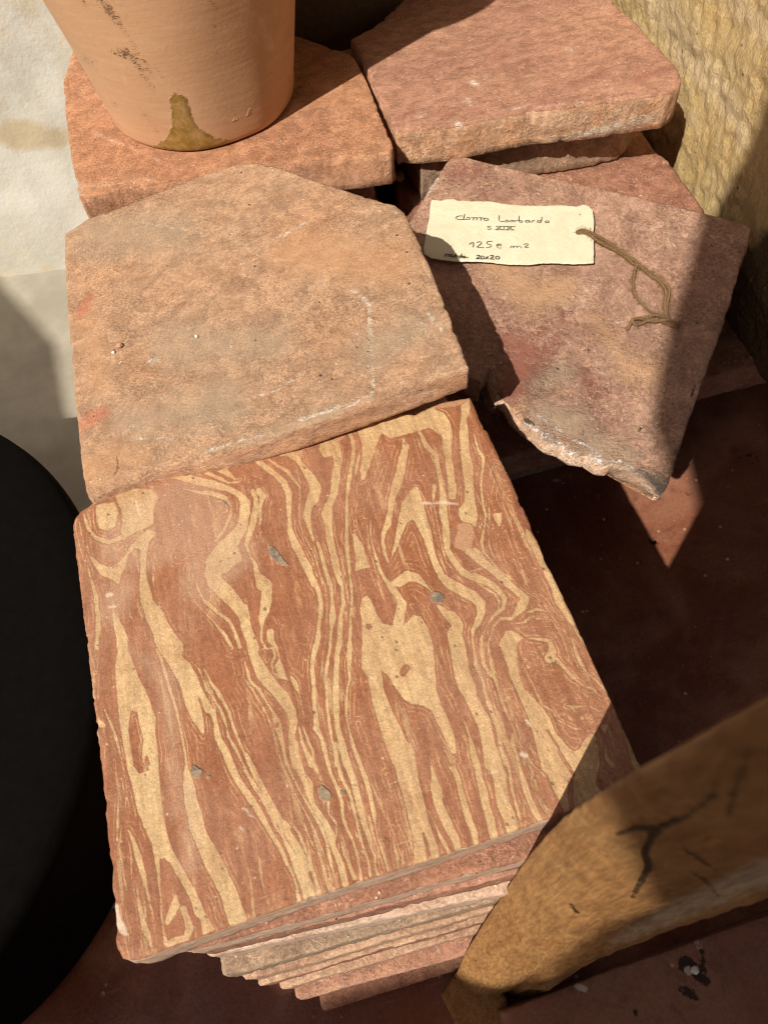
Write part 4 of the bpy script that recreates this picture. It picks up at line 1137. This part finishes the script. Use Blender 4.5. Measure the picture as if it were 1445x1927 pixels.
# ---------------------------------------------------------------- back left stack: the tile under the pot
PP = (0.0, 0, 0)
pt = pxpoly([(118, 150), (122, 200), (133, 290), (150, 372), (240, 352), (330, 338), (420, 322), (520, 308), (600, 298), (680, 290), (735, 281), (741, 275), (737, 262), (712, 205), (690, 150), (668, 108), (655, 98), (600, 80), (560, 66), (480, 44), (300, 10), (160, 20)], PP)
pmarks = {'redm': parse('o s 700,130,10 712,150,12\no s 735,255,6 720,225,5\no s 590,110,10 620,125,8', ORI),
          'dark': parse('o s 124,158,4 128,160,3\no s 120,115,5 124,118,4\no s 226,287,3 228,288,3\no s 610,120,3 612,122,3\no s 563,163,4 566,165,4', ORI),
          'white': parse('o s 150,350,6 200,345,6 300,333,3\no s 180,250,4 300,300,4\no s 620,200,3 640,215,3\no s 638,265,5 640,266,5\no s 145,340,8 155,365,8', ORI),
          'band': parse('o s 640,300,8 660,290,4 690,296,5\no s 700,300,6 720,290,5 735,300,5\no s 668,305,6 700,318,6\no s 600,305,5 640,312,6', ORI)}
make_tile('orange_tile', pt, PP, .026, [m_pottile, m_pottile_side], 7.7, .0015, .0012, .0004, .0018, .0006, pmarks,
          'orange clay tile that the terracotta pot stands on', 'tile', 'tiles of the back left stack')
for k in range(9):
    z = -.0262 - .0254 * k
    poly = roundpoly(square(.020 + .003 * math.sin(k * 1.1), .452 + .003 * math.cos(k * 2.3), -.13 + .02 * math.sin(k * 2.7), .196, .165), .004)
    make_tile('clay_tile', poly, (z, 0, 0), .0253 if k < 8 else .0250, [mid_mats[-k]] * 2, 41 + k * 1.3, .003, .0016, .0007, .0018, .0003, None,
              'brown clay tile, %s from the top of the stack under the terracotta pot' % words[k], 'tile', 'tiles of the back left stack')

# the pot
pot_marks = {
    'scuff': parse('''
o s 190,0,16 215,30,18 232,52,10
o s 400,0,14 405,12,8
o s 400,40,3 405,60,4
o s 158,108,10 175,118,8
o s 210,95,10 235,100,22 258,112,14
o s 235,60,5 262,100,6 285,140,5
o s 245,105,8 270,140,9 290,168,5
o s 410,95,5 404,112,6
o s 290,120,3 305,145,3
o s 155,0,5 160,12,5
o s 270,210,3 282,225,5
o s 215,195,6 222,200,5
o s 292,242,5 298,246,4
''', ORI),
    'stain': parse('o p 318,182 325,174 340,176 352,185 358,215 372,240 400,258 428,262 432,272 400,290 350,296 300,292 288,272 312,262 322,240 324,215', ORI),
    'drops': parse('o s 300,280,10 420,285,10', ORI),
    'nick': parse('o s 440,225,6 445,222,6\no s 466,216,5 472,208,7\no s 490,150,4 512,138,4', ORI),
}
def pot():
    prof = [(.0560, 0.0), (.0640, .0), (.0655, .0012), (.0664, .004), (.0675, .012)]
    for k in range(1, 60):
        z = .012 + .226 * k / 59
        prof.append((.0675 + .175 * (z - .012) + .03 * max(0, z - .05) ** 1.1, z))
    rtop = prof[-1][0]
    prof += [(rtop + .006, .239), (rtop + .009, .244), (rtop + .009, .262), (rtop + .004, .267), (rtop - .006, .267), (rtop - .009, .262)]
    for k in range(12): prof.append((rtop - .010 - (rtop - .066) * k / 11, .258 - .246 * k / 11))
    prof.append((.001, .010))
    root = empty('terracotta_pot', (.1155, .5235, .0008))
    tag(root, 'large orange terracotta pot with brown scuffs and an olive wax drip on its foot', 'pot')
    lathe('pot_body', prof, (.1155, .5235, .0008), m_pot, 300, root, attrs=pot_marks, wob=.0012)
pot()

# ---------------------------------------------------------------- back right stack: the rose tile
RP = plane3(at(745, 245, .000), at(1283, 165, .002), at(700, 60, 0.001))
rose = pxpoly([(675, 98), (700, 150), (722, 200), (744, 244), (800, 240), (860, 233), (920, 222), (1000, 206), (1080, 198), (1160, 186), (1230, 176), (1262, 172), (1281, 160), (1284, 148), (1270, 118), (1240, 85), (1200, 42), (1165, 12), (1130, -32), (840, -60), (790, -30), (700, 50), (660, 72)], RP)
rmk = {'white': parse('o s 890,155,12 900,158,8\no s 880,185,5 885,195,5\no s 785,217,8 800,214,6\no s 1060,90,4 1075,92,5\no s 950,205,2 1100,190,2\no s 1040,262,12 1140,242,16 1240,216,16\no s 862,234,14 868,240,10\no s 745,245,5 760,250,6', ORI),
       'redm': parse('o s 900,120,4 960,105,4\no s 1080,160,10 1150,130,12\no s 760,215,8 850,212,6\no s 1200,150,20 1260,130,10', ORI)}
make_tile('rose_tile', rose, RP, .0270, [m_rose, m_rose_side], 9.2, .0017, .0018, .0007, .0024, .0008, rmk,
          'thick rose tile with a crumbly front edge, nearest to the ochre stone', 'tile', 'tiles of the back right stack')
z2 = -.0282
P2 = [(.250, .4345), (.300, .4345), (.360, .4300), (.404, .4270), (.421, .440), (.427, .475), (.430, .60)]
P2 += [tuple(at(u, v, z2)[:2]) for u, v in [(770, -12), (700, 32), (688, 40), (650, 46), (625, 54), (632, 92), (672, 114)]]
make_tile('grey_tile', P2, (z2, 0, 0), .0325, [m_greyclay, m_greyclay], 10.4, .0022, .0022, .0009, .0022, .0008, None,
          'grey brown tile with a rounded corner just under the rose tile', 'tile', 'tiles of the back right stack')
z3 = -.0612
P3 = [tuple(at(u, v, z3)[:2]) for u, v in [(745, 352), (900, 395), (1335, 452), (1345, 415), (1332, 398), (1275, 318), (1262, 302), (1235, 282)]]
P3 = [P3[0], (P3[0][0] + .02, P3[0][1] - .05), P3[2], P3[3], P3[4], P3[5], P3[6], P3[7], (.448, .58), (.262, .59)]
make_tile('reddish_tile', P3, (z3, 0, 0), .026, [m_redclay, m_redclay], 11.1, .0024, .003, .0008, .0018, .0008, None,
          'dark reddish tile jutting out behind the broken tile, beside the stone', 'tile', 'tiles of the back right stack')
for k in range(6):
    z = z3 - .0262 - .0260 * k
    if k == 5: break
    poly = roundpoly(square(.262 + .004 * math.sin(k * 1.9), .410 + .004 * math.cos(k * 1.3), .02 * math.sin(k * 2.2), .150, .160), .005)
    make_tile('clay_tile', poly, (z, 0, 0), .0259, [mid_mats[k]] * 2, 61 + k * 1.3, .004, .002, .0008, .0018, .0003, None,
              'brown clay tile in shade, %s from the top of the back right stack' % words[k + 2], 'tile', 'tiles of the back right stack')
zz = z3 - .0262 - .026 * 5
make_tile('clay_tile', roundpoly(square(.262, .410, .01, .150, .160), .005), (zz, 0, 0), zz - FLOOR - .0002, [m_greyclay] * 2, 71, .004, .002, .0008, .0018, .0003, None,
          'brown clay tile in shade at the foot of the back right stack', 'tile', 'tiles of the back right stack')

# small pale lump in the gap between the stacks
def lump(name, c, r, mat, seed, label, cat, flat=.7):
    bm = bmesh.new()
    bmesh.ops.create_icosphere(bm, subdivisions=3, radius=1)
    V = []
    for v in bm.verts:
        k = 1 + .35 * noise.noise(v.co * 1.6 + Vector((seed, 0, 0))) + .15 * noise.noise(v.co * 4 + Vector((seed, 2, 0)))
        V.append((c[0] + v.co.x * r * k, c[1] + v.co.y * r * k, c[2] + r * flat + v.co.z * r * flat * k))
    F = [[v.index for v in f.verts] for f in bm.faces]
    bm.free()
    return tag(obj(name, V, F, mat, None, True, None, None, c), label, cat)
lp = at(752, 338, z3)
lump('mortar_lump', (lp[0], lp[1], z3), .0042, m_white, 3, 'small whitish mortar lump in the dark gap between the two back stacks', 'stone')

# ---------------------------------------------------------------- broken tile
BR = plane3(at(850, 290, -.024), at(1415, 425, -.044), at(1252, 920, -.060))
broken = pxpoly([(848, 291), (825, 325), (806, 352), (797, 368), (780, 400), (755, 440), (780, 540), (830, 640), (868, 704), (890, 716), (906, 722), (914, 705), (922, 690), (925, 700), (930, 722), (942, 742), (958, 756), (972, 778), (986, 794),
                 (1010, 808), (1028, 829), (1056, 834), (1074, 852), (1104, 852), (1124, 870), (1152, 868), (1180, 878), (1208, 886), (1230, 898), (1244, 906), (1258, 914), (1264, 898), (1282, 840),
                 (1305, 770), (1330, 700), (1348, 650), (1365, 600), (1378, 560), (1396, 500), (1408, 470), (1416, 428), (1400, 418), (1330, 400), (1200, 368), (1080, 340), (980, 318), (900, 299), (870, 291)], BR)
br = {
    'ochre': parse('''
o s 930,500,50 1000,560,60 1060,540,50
o s 1120,600,20 1180,690,20
o s 1190,695,50 1225,700,50
''', ORI),
    'redm': parse('''
o s 960,640,40 985,660,60 985,700,66 960,735,50
o s 1020,680,30 1040,640,20
o s 850,320,20 900,320,20
o s 985,640,10 1060,600,14
o s 1105,705,14 1130,740,20
''', ORI),
    'grey': parse('''
o s 1080,800,60 1030,780,50 1000,800,30
o s 1060,700,40 1010,720,30
o s 1110,830,60 1180,860,40
''', ORI),
    'tip': parse('o s 1248,915,40 1225,900,20 1200,885,8\no s 1290,830,10 1270,880,20', ORI),
    'dark': parse('''
o s 990,790,8 1003,800,7
o s 1308,725,4 1300,745,5
o s 1270,652,4 1275,650,4
o s 1200,812,4 1205,808,4
o s 930,700,3 935,715,3
o s 920,640,2 921,642,2
''', ORI),
    'rim': parse('''
o s 926,700,8 932,750,14 960,775,20 975,785,20
o s 970,775,16 985,760,20
o s 1020,820,12 1080,840,14 1100,850,20
o s 1140,860,14 1160,855,16 1170,880,14
''', ORI),
    'white': parse('''
o s 985,798,6 1012,812,14 1050,832,10 1070,846,12
o s 1100,852,8 1130,864,12 1160,866,8 1190,880,8
o s 1010,780,4 1040,800,6 1060,815,4
o s 922,710,5 935,752,7 960,785,12 1000,826,20 1050,855,22 1100,873,20 1150,888,18 1195,893,12
o s 1080,830,12 1110,840,8 1130,858,10
o s 1060,845,14 1085,855,10
o s 930,690,4 926,720,5
o s 820,335,12 800,365,10
''', ORI)}
brk = [tuple(at_plane(u, v, BR)[:2]) for u, v in [(925, 700), (942, 742), (972, 778), (1010, 810), (1056, 836), (1104, 853), (1140, 868)]]
def brk_slope(q, d):
    m = min(seg_dist(np.array([q]), np.array(a), np.array(b), 0, 0)[0] for a, b in zip(brk[:-1], brk[1:]))
    f = max(0.0, 1 - m / .008)
    return f * (-.50 * min(d, .009) + 1.2 * max(0, d - .009)) + .15 * d * (1 - f)
make_tile('broken_tile', broken, BR, .021, [m_broken, m_broken_side], 13.3, .0016, .0016, .0004, .0011, .0012, br,
          'broken mottled pink tile with a ragged whitish edge, under the paper price tag', 'tile', None, slope=brk_slope)
# tiles holding it up
for k in range(3):
    z = -.0890 - .0277 * k
    A = np.array([.292, .268])
    poly = roundpoly(square(A[0], A[1], .02 - .03 * k, .105, .098), .004)
    make_tile('clay_tile', poly, (z, 0, 0), .0271, [m_pinkish, m_redclay], 81 + k, .004, .002, .0008, .0018, .0003, None,
              'brown clay tile hidden in shade, %s one under the broken tile' % ['first', 'second', 'third'][k], 'tile', 'tiles under the broken one')
zl = -.1722
LA, LB = at(945, 866, zl), at(1060, 836, zl)
dl = (LB - LA)[:2] / np.linalg.norm((LB - LA)[:2])
nl = np.array([-dl[1], dl[0]])
A0 = LA[:2] - dl * .10
low = [A0, A0 + dl * .20, A0 + dl * .20 + nl * .14, A0 + nl * .14]
low = [(max(p[0], .218), p[1]) for p in map(tuple, low)]
make_tile('clay_tile', roundpoly(low, .003), (zl, 0, 0), .028, [m_redclay, m_redclay], 85, .003, .002, .0008, .0018, .0004, None,
          'dark tile lying in shade in the gap between the marbled and the broken tile', 'tile', 'tiles of the low right row')
box('batten', low[0][0] + .01, low[0][0] + .16, LA[1] + .03, LA[1] + .075, FLOOR + .0002, zl - .0282, m_wood, 'dark wooden batten in shade under the tile in the gap', 'batten')
RA, RB = at(1318, 712, -.176), at(1445, 678, -.176)
dr = (RB - RA)[:2] / np.linalg.norm((RB - RA)[:2]); nr = np.array([-dr[1], dr[0]])
A0 = RA[:2] - dr * .075
low2 = [tuple(A0), tuple(A0 + dr * .27), tuple(A0 + dr * .27 + nr * .19), tuple(A0 + nr * .19)]
tr = plane3((*low2[0], -.176), (*low2[1], -.180), (*low2[2], -.180))
make_tile('clay_tile', roundpoly(low2, .003), tr, .030, [m_redclay, m_pinkish], 87, .003, .0016, .0006, .0012, .0008, None,
          'shaded brown tile lying low at the right border, below the stone block', 'tile', 'tiles of the low right row')
box('batten', A0[0] + .03, A0[0] + .24, RA[1] + .045, RA[1] + .075, FLOOR + .0002, -.2125, m_wood, 'dark wooden batten in shade under the low tile by the right border', 'batten')
# ---------------------------------------------------------------- price tag
TP = (BR[0] + .0042, BR[1], BR[2])
tagpoly = pxpoly([(811, 374), (830, 376), (852, 373), (860, 377), (890, 378), (925, 378), (945, 382), (985, 386), (1030, 387), (1060, 386), (1085, 388), (1098, 384), (1108, 387), (1115, 394), (1117, 410), (1116, 440), (1118, 470), (1117, 494), (1100, 496), (1060, 496),
                  (1030, 494), (990, 498), (960, 497), (930, 493), (890, 490), (860, 491), (835, 488), (812, 484), (799, 476), (798, 465), (803, 430), (808, 400)], TP)
root = empty('price_tag', tuple(at_plane(950, 435, TP)))
tag(root, 'cream handmade paper price tag with handwriting and a hemp string, on the broken tile', 'tag')
make_tile('paper', tagpoly, TP, .0007, [m_paper, m_paper], 15.5, .0014, .0003, .0004, .0004, .0004, None, parent=root)
LET = '''365,222 330,222 305,236 325,250 392,248;378,208 368,246;392,240 405,232 420,240 410,250 394,248;425,234 480,237;447,236 441,256;472,236 465,256;482,234 532,240;503,238 497,257;520,246 540,237 562,247 545,258 522,254 520,246
640,218 633,264 682,266;684,260 696,251 712,259 700,270 686,266;722,270 726,254 740,256 741,270 746,256 757,257 760,270;764,255 792,262;790,222 786,270 812,271 815,258 788,258;868,257 838,257 832,269 862,271 868,258 873,271;885,272 888,258 907,258;962,230 955,273 925,271 928,258 957,258;985,264 1005,258 1020,266 1005,275 985,272 985,264
578,302 552,300 550,310 575,314 577,323 550,325;598,321 601,323;615,303 660,326;655,302 615,326;675,303 672,327;690,303 748,328;738,303 693,328;612,300 762,303;608,327 755,329
410,438 448,415 440,460;470,426 490,414 509,425 490,443 462,463 522,462;587,414 546,415 544,436 580,440 575,458 540,461;618,450 656,447 650,433 626,436 617,452 630,467 660,464;614,442 640,440
722,466 729,449 745,451 745,467 751,451 772,451 773,467 779,451 800,452 808,468;824,441 845,430 860,438 845,450 827,461 862,460'''
LET2 = '''228,532 236,505 246,521 259,505 258,532;268,522 286,520 280,511 268,518 272,532 290,530;312,506 309,534 294,534 296,522 310,522;322,519 321,535;322,511 323,512;355,508 351,539 333,539 335,525 352,525;380,526 363,528 361,540 376,541 381,527 385,543;396,532 402,542
466,526 485,518 496,526 480,539 460,547 500,547;511,525 524,530 526,543 514,550 502,545 502,532 511,525;535,530 559,549;557,528 534,550;568,526 588,519 598,528 580,541 566,549 603,549;625,527 640,532 641,544 626,550 611,545 611,533 625,527
1247,211 1251,213'''
def ribbons(name, txt, wpx, mat):
    V, F = [], []
    up = np.array([-TP[1], -TP[2], 1.0]); up /= np.linalg.norm(up)
    for ln in txt.strip().splitlines():
        for st in ln.split(';'):
            P = [tuple(map(float, q.split(','))) for q in st.split()]
            # smooth the stroke
            for _ in range(2):
                Q = [P[0]]
                for a, b in zip(P[:-1], P[1:]):
                    Q += [(a[0] * .75 + b[0] * .25, a[1] * .75 + b[1] * .25), (a[0] * .25 + b[0] * .75, a[1] * .25 + b[1] * .75)]
                P = Q + [P[-1]]
            W = [at_plane(780 + x / S360, 350 + y / S360, (TP[0] + .00062, TP[1], TP[2])) for x, y in P]
            k0 = len(V)
            for i, p in enumerate(W):
                d = W[min(i + 1, len(W) - 1)] - W[max(i - 1, 0)]
                s_ = np.cross(up, d); s_ /= np.linalg.norm(s_) + 1e-12
                w_ = wpx * (.8 + .35 * noise.noise(Vector((p[0] * 900, p[1] * 900, 0))))
                V.append(p + s_ * w_ / 2); V.append(p - s_ * w_ / 2)
                if i: F.append((k0 + 2 * i - 2, k0 + 2 * i - 1, k0 + 2 * i + 1, k0 + 2 * i))
    return obj(name, V, F, mat, root, False, None, None, tuple(root.location))
for ln in LET.splitlines(): ribbons('handwriting', ln, .00062, m_ink)
for ln in LET2.splitlines()[:2]: ribbons('handwriting', ln, .00075, m_ink2)
ribbons('ink_dot', LET2.splitlines()[2], .0012, m_ink2)

def tube(pts, rad, V, F, seg=6, twist=0.0, ph=0.0, amp=0.0, pitch=.004):
    P = [np.array(p, float) for p in pts]
    out = []
    for a, b in zip(P[:-1], P[1:]):
        k = max(1, int(np.linalg.norm(b - a) / .0005))
        for j in range(k): out.append(a + (b - a) * j / k)
    out.append(P[-1])
    k0 = len(V)
    dist = 0
    for i, p in enumerate(out):
        d = out[min(i + 1, len(out) - 1)] - out[max(i - 1, 0)]
        d /= np.linalg.norm(d) + 1e-12
        u = np.cross(d, [0, 0, 1.0]); u /= np.linalg.norm(u) + 1e-9
        v = np.cross(u, d)
        if i: dist += np.linalg.norm(p - out[i - 1])
        an = dist / pitch * 2 * math.pi + ph
        c = p + (u * math.cos(an) + v * math.sin(an)) * amp
        for s_ in range(seg):
            a = 2 * math.pi * s_ / seg
            V.append(c + (u * math.cos(a) + v * math.sin(a)) * rad)
        if i:
            for s_ in range(seg):
                s2 = (s_ + 1) % seg
                F.append((k0 + (i - 1) * seg + s_, k0 + (i - 1) * seg + s2, k0 + i * seg + s2, k0 + i * seg + s_))
    return out

def smooth_pts(P, n=2):
    for _ in range(n):
        Q = [P[0]]
        for a, b in zip(P[:-1], P[1:]):
            Q += [tuple(np.array(a) * .75 + np.array(b) * .25), tuple(np.array(a) * .25 + np.array(b) * .75)]
        P = Q + [P[-1]]
    return P

def twine():
    V, F = [], []
    rr = random.Random(5)
    paths = [
        [(1083, 441, 3), (1086, 434, 6), (1098, 431, 7), (1118, 440, 7.5), (1140, 452, 4), (1165, 470, 3), (1190, 487, 3), (1200, 495, 3)],
        [(1084, 442, 3), (1092, 437, 7), (1105, 437, 7.5), (1122, 452, 7), (1150, 466, 3), (1175, 482, 2), (1196, 500, 2)],
        [(1198, 496, 3), (1192, 515, 2), (1190, 535, 1.2), (1194, 556, 1.2), (1210, 574, 1.2), (1228, 590, 2), (1246, 594, 3)],
        [(1198, 496, 3), (1215, 508, 3), (1232, 517, 2), (1248, 532, 2), (1260, 541, 3), (1257, 560, 3), (1253, 580, 3), (1254, 598, 3)],
        [(1199, 498, 2), (1220, 516, 2), (1240, 528, 1.5), (1254, 548, 2), (1249, 570, 3), (1252, 600, 3)],
        [(1255, 598, 3), (1235, 590, 6), (1215, 598, 5), (1228, 604, 3), (1250, 602, 4)],
        [(1254, 600, 4), (1230, 606, 3), (1200, 596, 7), (1188, 602, 6), (1195, 612, 4), (1210, 606, 4), (1225, 600, 4)],
        [(1190, 602, 4), (1184, 612, 2), (1180, 622, 1)],
        [(1252, 600, 4), (1268, 604, 3), (1280, 614, 1.5)],
        [(1246, 604, 3), (1262, 612, 2), (1274, 616, 1.5)],
    ]
    for P in paths:
        W = [tuple(at_plane(u, v, (BR[0] + h * .001 * .75 + .0006, BR[1], BR[2]))) for u, v, h in P]
        W = smooth_pts(W)
        for s_ in range(3):
            out = tube(W, .00040, V, F, 6, ph=s_ * 2.094, amp=.00058, pitch=.0055)
        for p in out[::1]:                               # loose fibres
            for _f in range(2):
                a = rr.uniform(0, 6.28)
                L = rr.uniform(.0010, .0040)
                q = p + np.array([math.cos(a) * L, math.sin(a) * L, rr.uniform(-.0002, .0015)])
                mid = (p + q) / 2 + np.array([rr.uniform(-.0006, .0006), rr.uniform(-.0006, .0006), .0004])
                tube([p, mid, q], .00010, V, F, 3)
    kp = at_plane(1253, 600, (BR[0] + .003, BR[1], BR[2]))
    obj('string', V, F, m_twine, root, True, None, None, tuple(root.location))
    V, F = [], []
    for s_ in range(5):                                   # the knot
        pts = [kp + np.array([math.cos(t) * .0022, math.sin(t * (1 + .2 * s_)) * .0014, .0012 * math.sin(t * 1.5 + s_) - .0004]) for t in np.linspace(0, 6.2, 14)]
        tube(pts, .0005, V, F, 6)
    obj('knot', V, F, m_twine, root, True, None, None, tuple(root.location))
twine()

# ---------------------------------------------------------------- cracked wooden post at the lower right
def post():
    Z = [FLOOR + .0005, -.22, -.195, -.15, -.11, -.068, -.03, -.006, .04, .082, .129, .169, .2, .224, .248, .262]
    EX = [.1125, .1160, .1225, .1333, .1405, .1462, .1490, .1501, .1496, .1482, .1443, .1400, .1366, .1341, .1308, .129]
    EY = [-.0400, -.0370, -.0300, -.0211, -.0154, -.0107, -.0085, -.0077, -.0082, -.0096, -.0131, -.0168, -.0197, -.0219, -.0248, -.0262]
    bound = [(945, 1880), (1050, 1842), (1180, 1782), (1300, 1738), (1445, 1690), (1700, 1610), (2300, 1420), (4500, 700)]
    def bpt(t):
        i = min(int(t), len(bound) - 2); f = t - i
        return (bound[i][0] * (1 - f) + bound[i + 1][0] * f, bound[i][1] * (1 - f) + bound[i + 1][1] * f)
    V, F = [], []
    SEG = 44
    zs = np.linspace(Z[0], Z[-1], 420)
    ex = np.interp(zs, Z, EX); ey = np.interp(zs, Z, EY)
    lastt = 0
    FXY = []
    ztab = [Z[0], -.2, -.12, -.05, .02, .09, .16]
    fx, fy, zz_ = [], [], []
    for z in ztab:
        e = np.array([np.interp(z, Z, EX), np.interp(z, Z, EY)])
        wd = .040 + .012 * (z - FLOOR) / .4
        best = min(((abs(np.linalg.norm(at(*bpt(t), z)[:2] - e) - wd) + .0008 * abs(t - lastt), t) for t in np.linspace(0, 6.9, 400)))
        q = at(*bpt(best[1]), z)
        fx.append(q[0]); fy.append(q[1]); zz_.append(z); lastt = best[1]
    for i, z in enumerate(zs):
        e = np.array([ex[i], ey[i]])
        f = np.array([np.interp(z, zz_, fx), np.interp(z, zz_, fy)])
        d = f - e
        wd = np.linalg.norm(d); d /= wd
        n = np.array([d[1], -d[0]])
        if n @ (np.array([CAM[0], CAM[1]]) - e) < 0: n = -n
        # section: face from e to f bulging towards n, then a chamfer, then the back
        sec = []
        for k in range(64):
            t = k / 63
            sec.append(e + d * wd * .86 * t + n * .0065 * math.sin(math.pi * min(1, t * 1.02)) ** .8)
        g1 = e + d * wd * .86
        for k in range(1, 7):
            t = k / 6
            sec.append(g1 * (1 - t) + f * t - n * .006 * t + n * .0016 * math.sin(math.pi * t) + n * .006 * t)
        C2 = np.array([CAM[0], CAM[1]])
        ue = (e - C2) / np.linalg.norm(e - C2); uf = (f - C2) / np.linalg.norm(f - C2)
        b1 = f + (uf * .9 - d * .4) * .022; b2 = e + (ue * .9 + d * .4) * .022
        for k in range(1, 9): t = k / 8; sec.append(f * (1 - t) + b1 * t)
        for k in range(1, 7): t = k / 6; sec.append(b1 * (1 - t) + b2 * t)
        for k in range(1, 5): t = k / 5; sec.append(b2 * (1 - t) + e * t)
        m_ = len(sec)
        for (x, y) in sec:
            q = .0007 * nz((x, y, z), 70, 3) + .0004 * nz((x * 3, y * 3, z), 160, 5)
            V.append((x + n[0] * q, y + n[1] * q, z))
    for i in range(len(zs) - 1):
        for k in range(m_):
            k2 = (k + 1) % m_
            F.append((i * m_ + k, i * m_ + k2, (i + 1) * m_ + k2, (i + 1) * m_ + k))
    F.append(tuple(reversed(range(m_))))
    F.append(tuple((len(zs) - 1) * m_ + k for k in range(m_)))
    px = project(np.array(V))
    crack = parse('''
o s 1275,1540,8 1245,1558,14 1226,1580,18 1214,1606,17 1221,1632,15 1206,1660,12 1190,1690,7
o s 1160,1570,6 1200,1560,12 1240,1560,12
o s 1300,1640,3 1330,1660,8 1355,1690,4
o s 1240,1560,10 1290,1540,10 1340,1500,14 1352,1460,10
o s 1420,1400,8 1400,1430,12 1405,1470,6
o s 1290,1600,4 1320,1620,8 1350,1640,4
o s 1390,1450,10 1380,1500,16 1370,1540,8
o s 1330,1420,6 1300,1480,6
o s 1075,1705,8 1085,1718,10
''', ORI)
    worn = parse('o s 1150,1775,8 1240,1730,24 1330,1690,36 1445,1640,50 1600,1580,60', ORI)
    return tag(obj('wooden_post', V, F, m_wood, None, True, {'crack': field(px, crack, 40), 'worn': field(px, worn, 40)}, None, (.13, -.045, Z[0])),
               'cracked ochre wooden post rising at the lower right, out of focus near the top', 'post')
post()
fp = [tuple(at(u, v, FLOOR)[:2]) for u, v in [(829, 1872), (843, 1900), (862, 1945), (950, 1960), (952, 1878), (900, 1830), (850, 1838)]]
make_tile('post_foot', fp, (FLOOR + .016, 0, 0), .0157, [m_wood, m_wood], 19.3, .0012, .0016, .0004, .0008, .0006, {'crack': [], 'worn': []},
          'squared ochre foot block under the cracked wooden post', 'block')

# worn board on the lower right
bz = -.215
bpl = pxpoly([(941, 1905), (1050, 1863), (1180, 1815), (1300, 1775), (1445, 1722), (1900, 1560), (2100, 2250), (1010, 2250)], (bz, 0, 0))
bmk = {'mk': parse('o s 1290,1815,30 1315,1835,20 1330,1850,14\no s 1320,1790,8 1325,1830,10\no s 1280,1860,12 1300,1870,16 1310,1880,10\no s 1196,1905,12 1198,1910,10', ORI),
       'pale': parse('o s 1295,1826,14 1298,1830,14\no s 1090,1858,16 1100,1864,10\no s 1310,1775,8 1316,1782,8\no s 1200,1895,5 1202,1890,5', ORI)}
make_tile('worn_board', bpl, (bz, 0, 0), bz - FLOOR - .0003, [m_board, m_board], 17.7, .0022, .0012, .0003, .0008, .0005, bmk,
          'red brown worn board with white and black flecks in the lower right corner', 'board')

# grit scattered on the floor
def grit():
    rg = random.Random(12)
    V, F = [], []
    for k in range(420):
        x, y = rg.uniform(.18, .62), rg.uniform(-.02, .30)
        if k % 4 == 0: x, y = rg.uniform(-.12, .12), rg.uniform(-.12, -.03)
        r = .0003 + .0011 * rg.random() ** 4
        n0 = len(V)
        for (a, b, c) in ((1, 0, 0), (-.2, .9, 0), (-.8, -.6, 0), (.1, .1, 1), (.1, .1, -.4)):
            V.append((x + a * r * rg.uniform(.6, 1.2), y + b * r * rg.uniform(.6, 1.2), FLOOR + .0004 + r * .4 + c * r * .7))
        F += [(n0, n0 + 1, n0 + 3), (n0 + 1, n0 + 2, n0 + 3), (n0 + 2, n0, n0 + 3), (n0 + 1, n0, n0 + 4), (n0 + 2, n0 + 1, n0 + 4), (n0, n0 + 2, n0 + 4)]
    tag(obj('grit', V, F, m_shard, None, False, None, None, (.3, .1, FLOOR)), 'fine clay grit scattered over the dark red floor', 'grit', kind='stuff')
grit()

# crumbs
rr = random.Random(3)
def crumb(px_, pl, r, mat, label):
    p = at_plane(*px_, pl)
    lump('clay_crumb', (p[0], p[1], p[2] + .0001), r, mat, rr.uniform(0, 9), label, 'crumb', .6)
crumb((226, 652), BP, .0016, m_shard, 'small orange clay crumb lying on the left part of the beige tile')
crumb((214, 664), BP, .0009, m_white, 'tiny pale crumb beside the orange one on the beige tile')
crumb((370, 634), BP, .0009, m_white, 'tiny white crumb near the middle of the beige tile')
crumb((1231, 1022), (FLOOR, 0, 0), .0016, m_black, 'small black speck in the sunlit patch of the floor')
crumb((1306, 1826), (bz, 0, 0), .0022, m_white, 'white chip on the dark stain of the worn board')
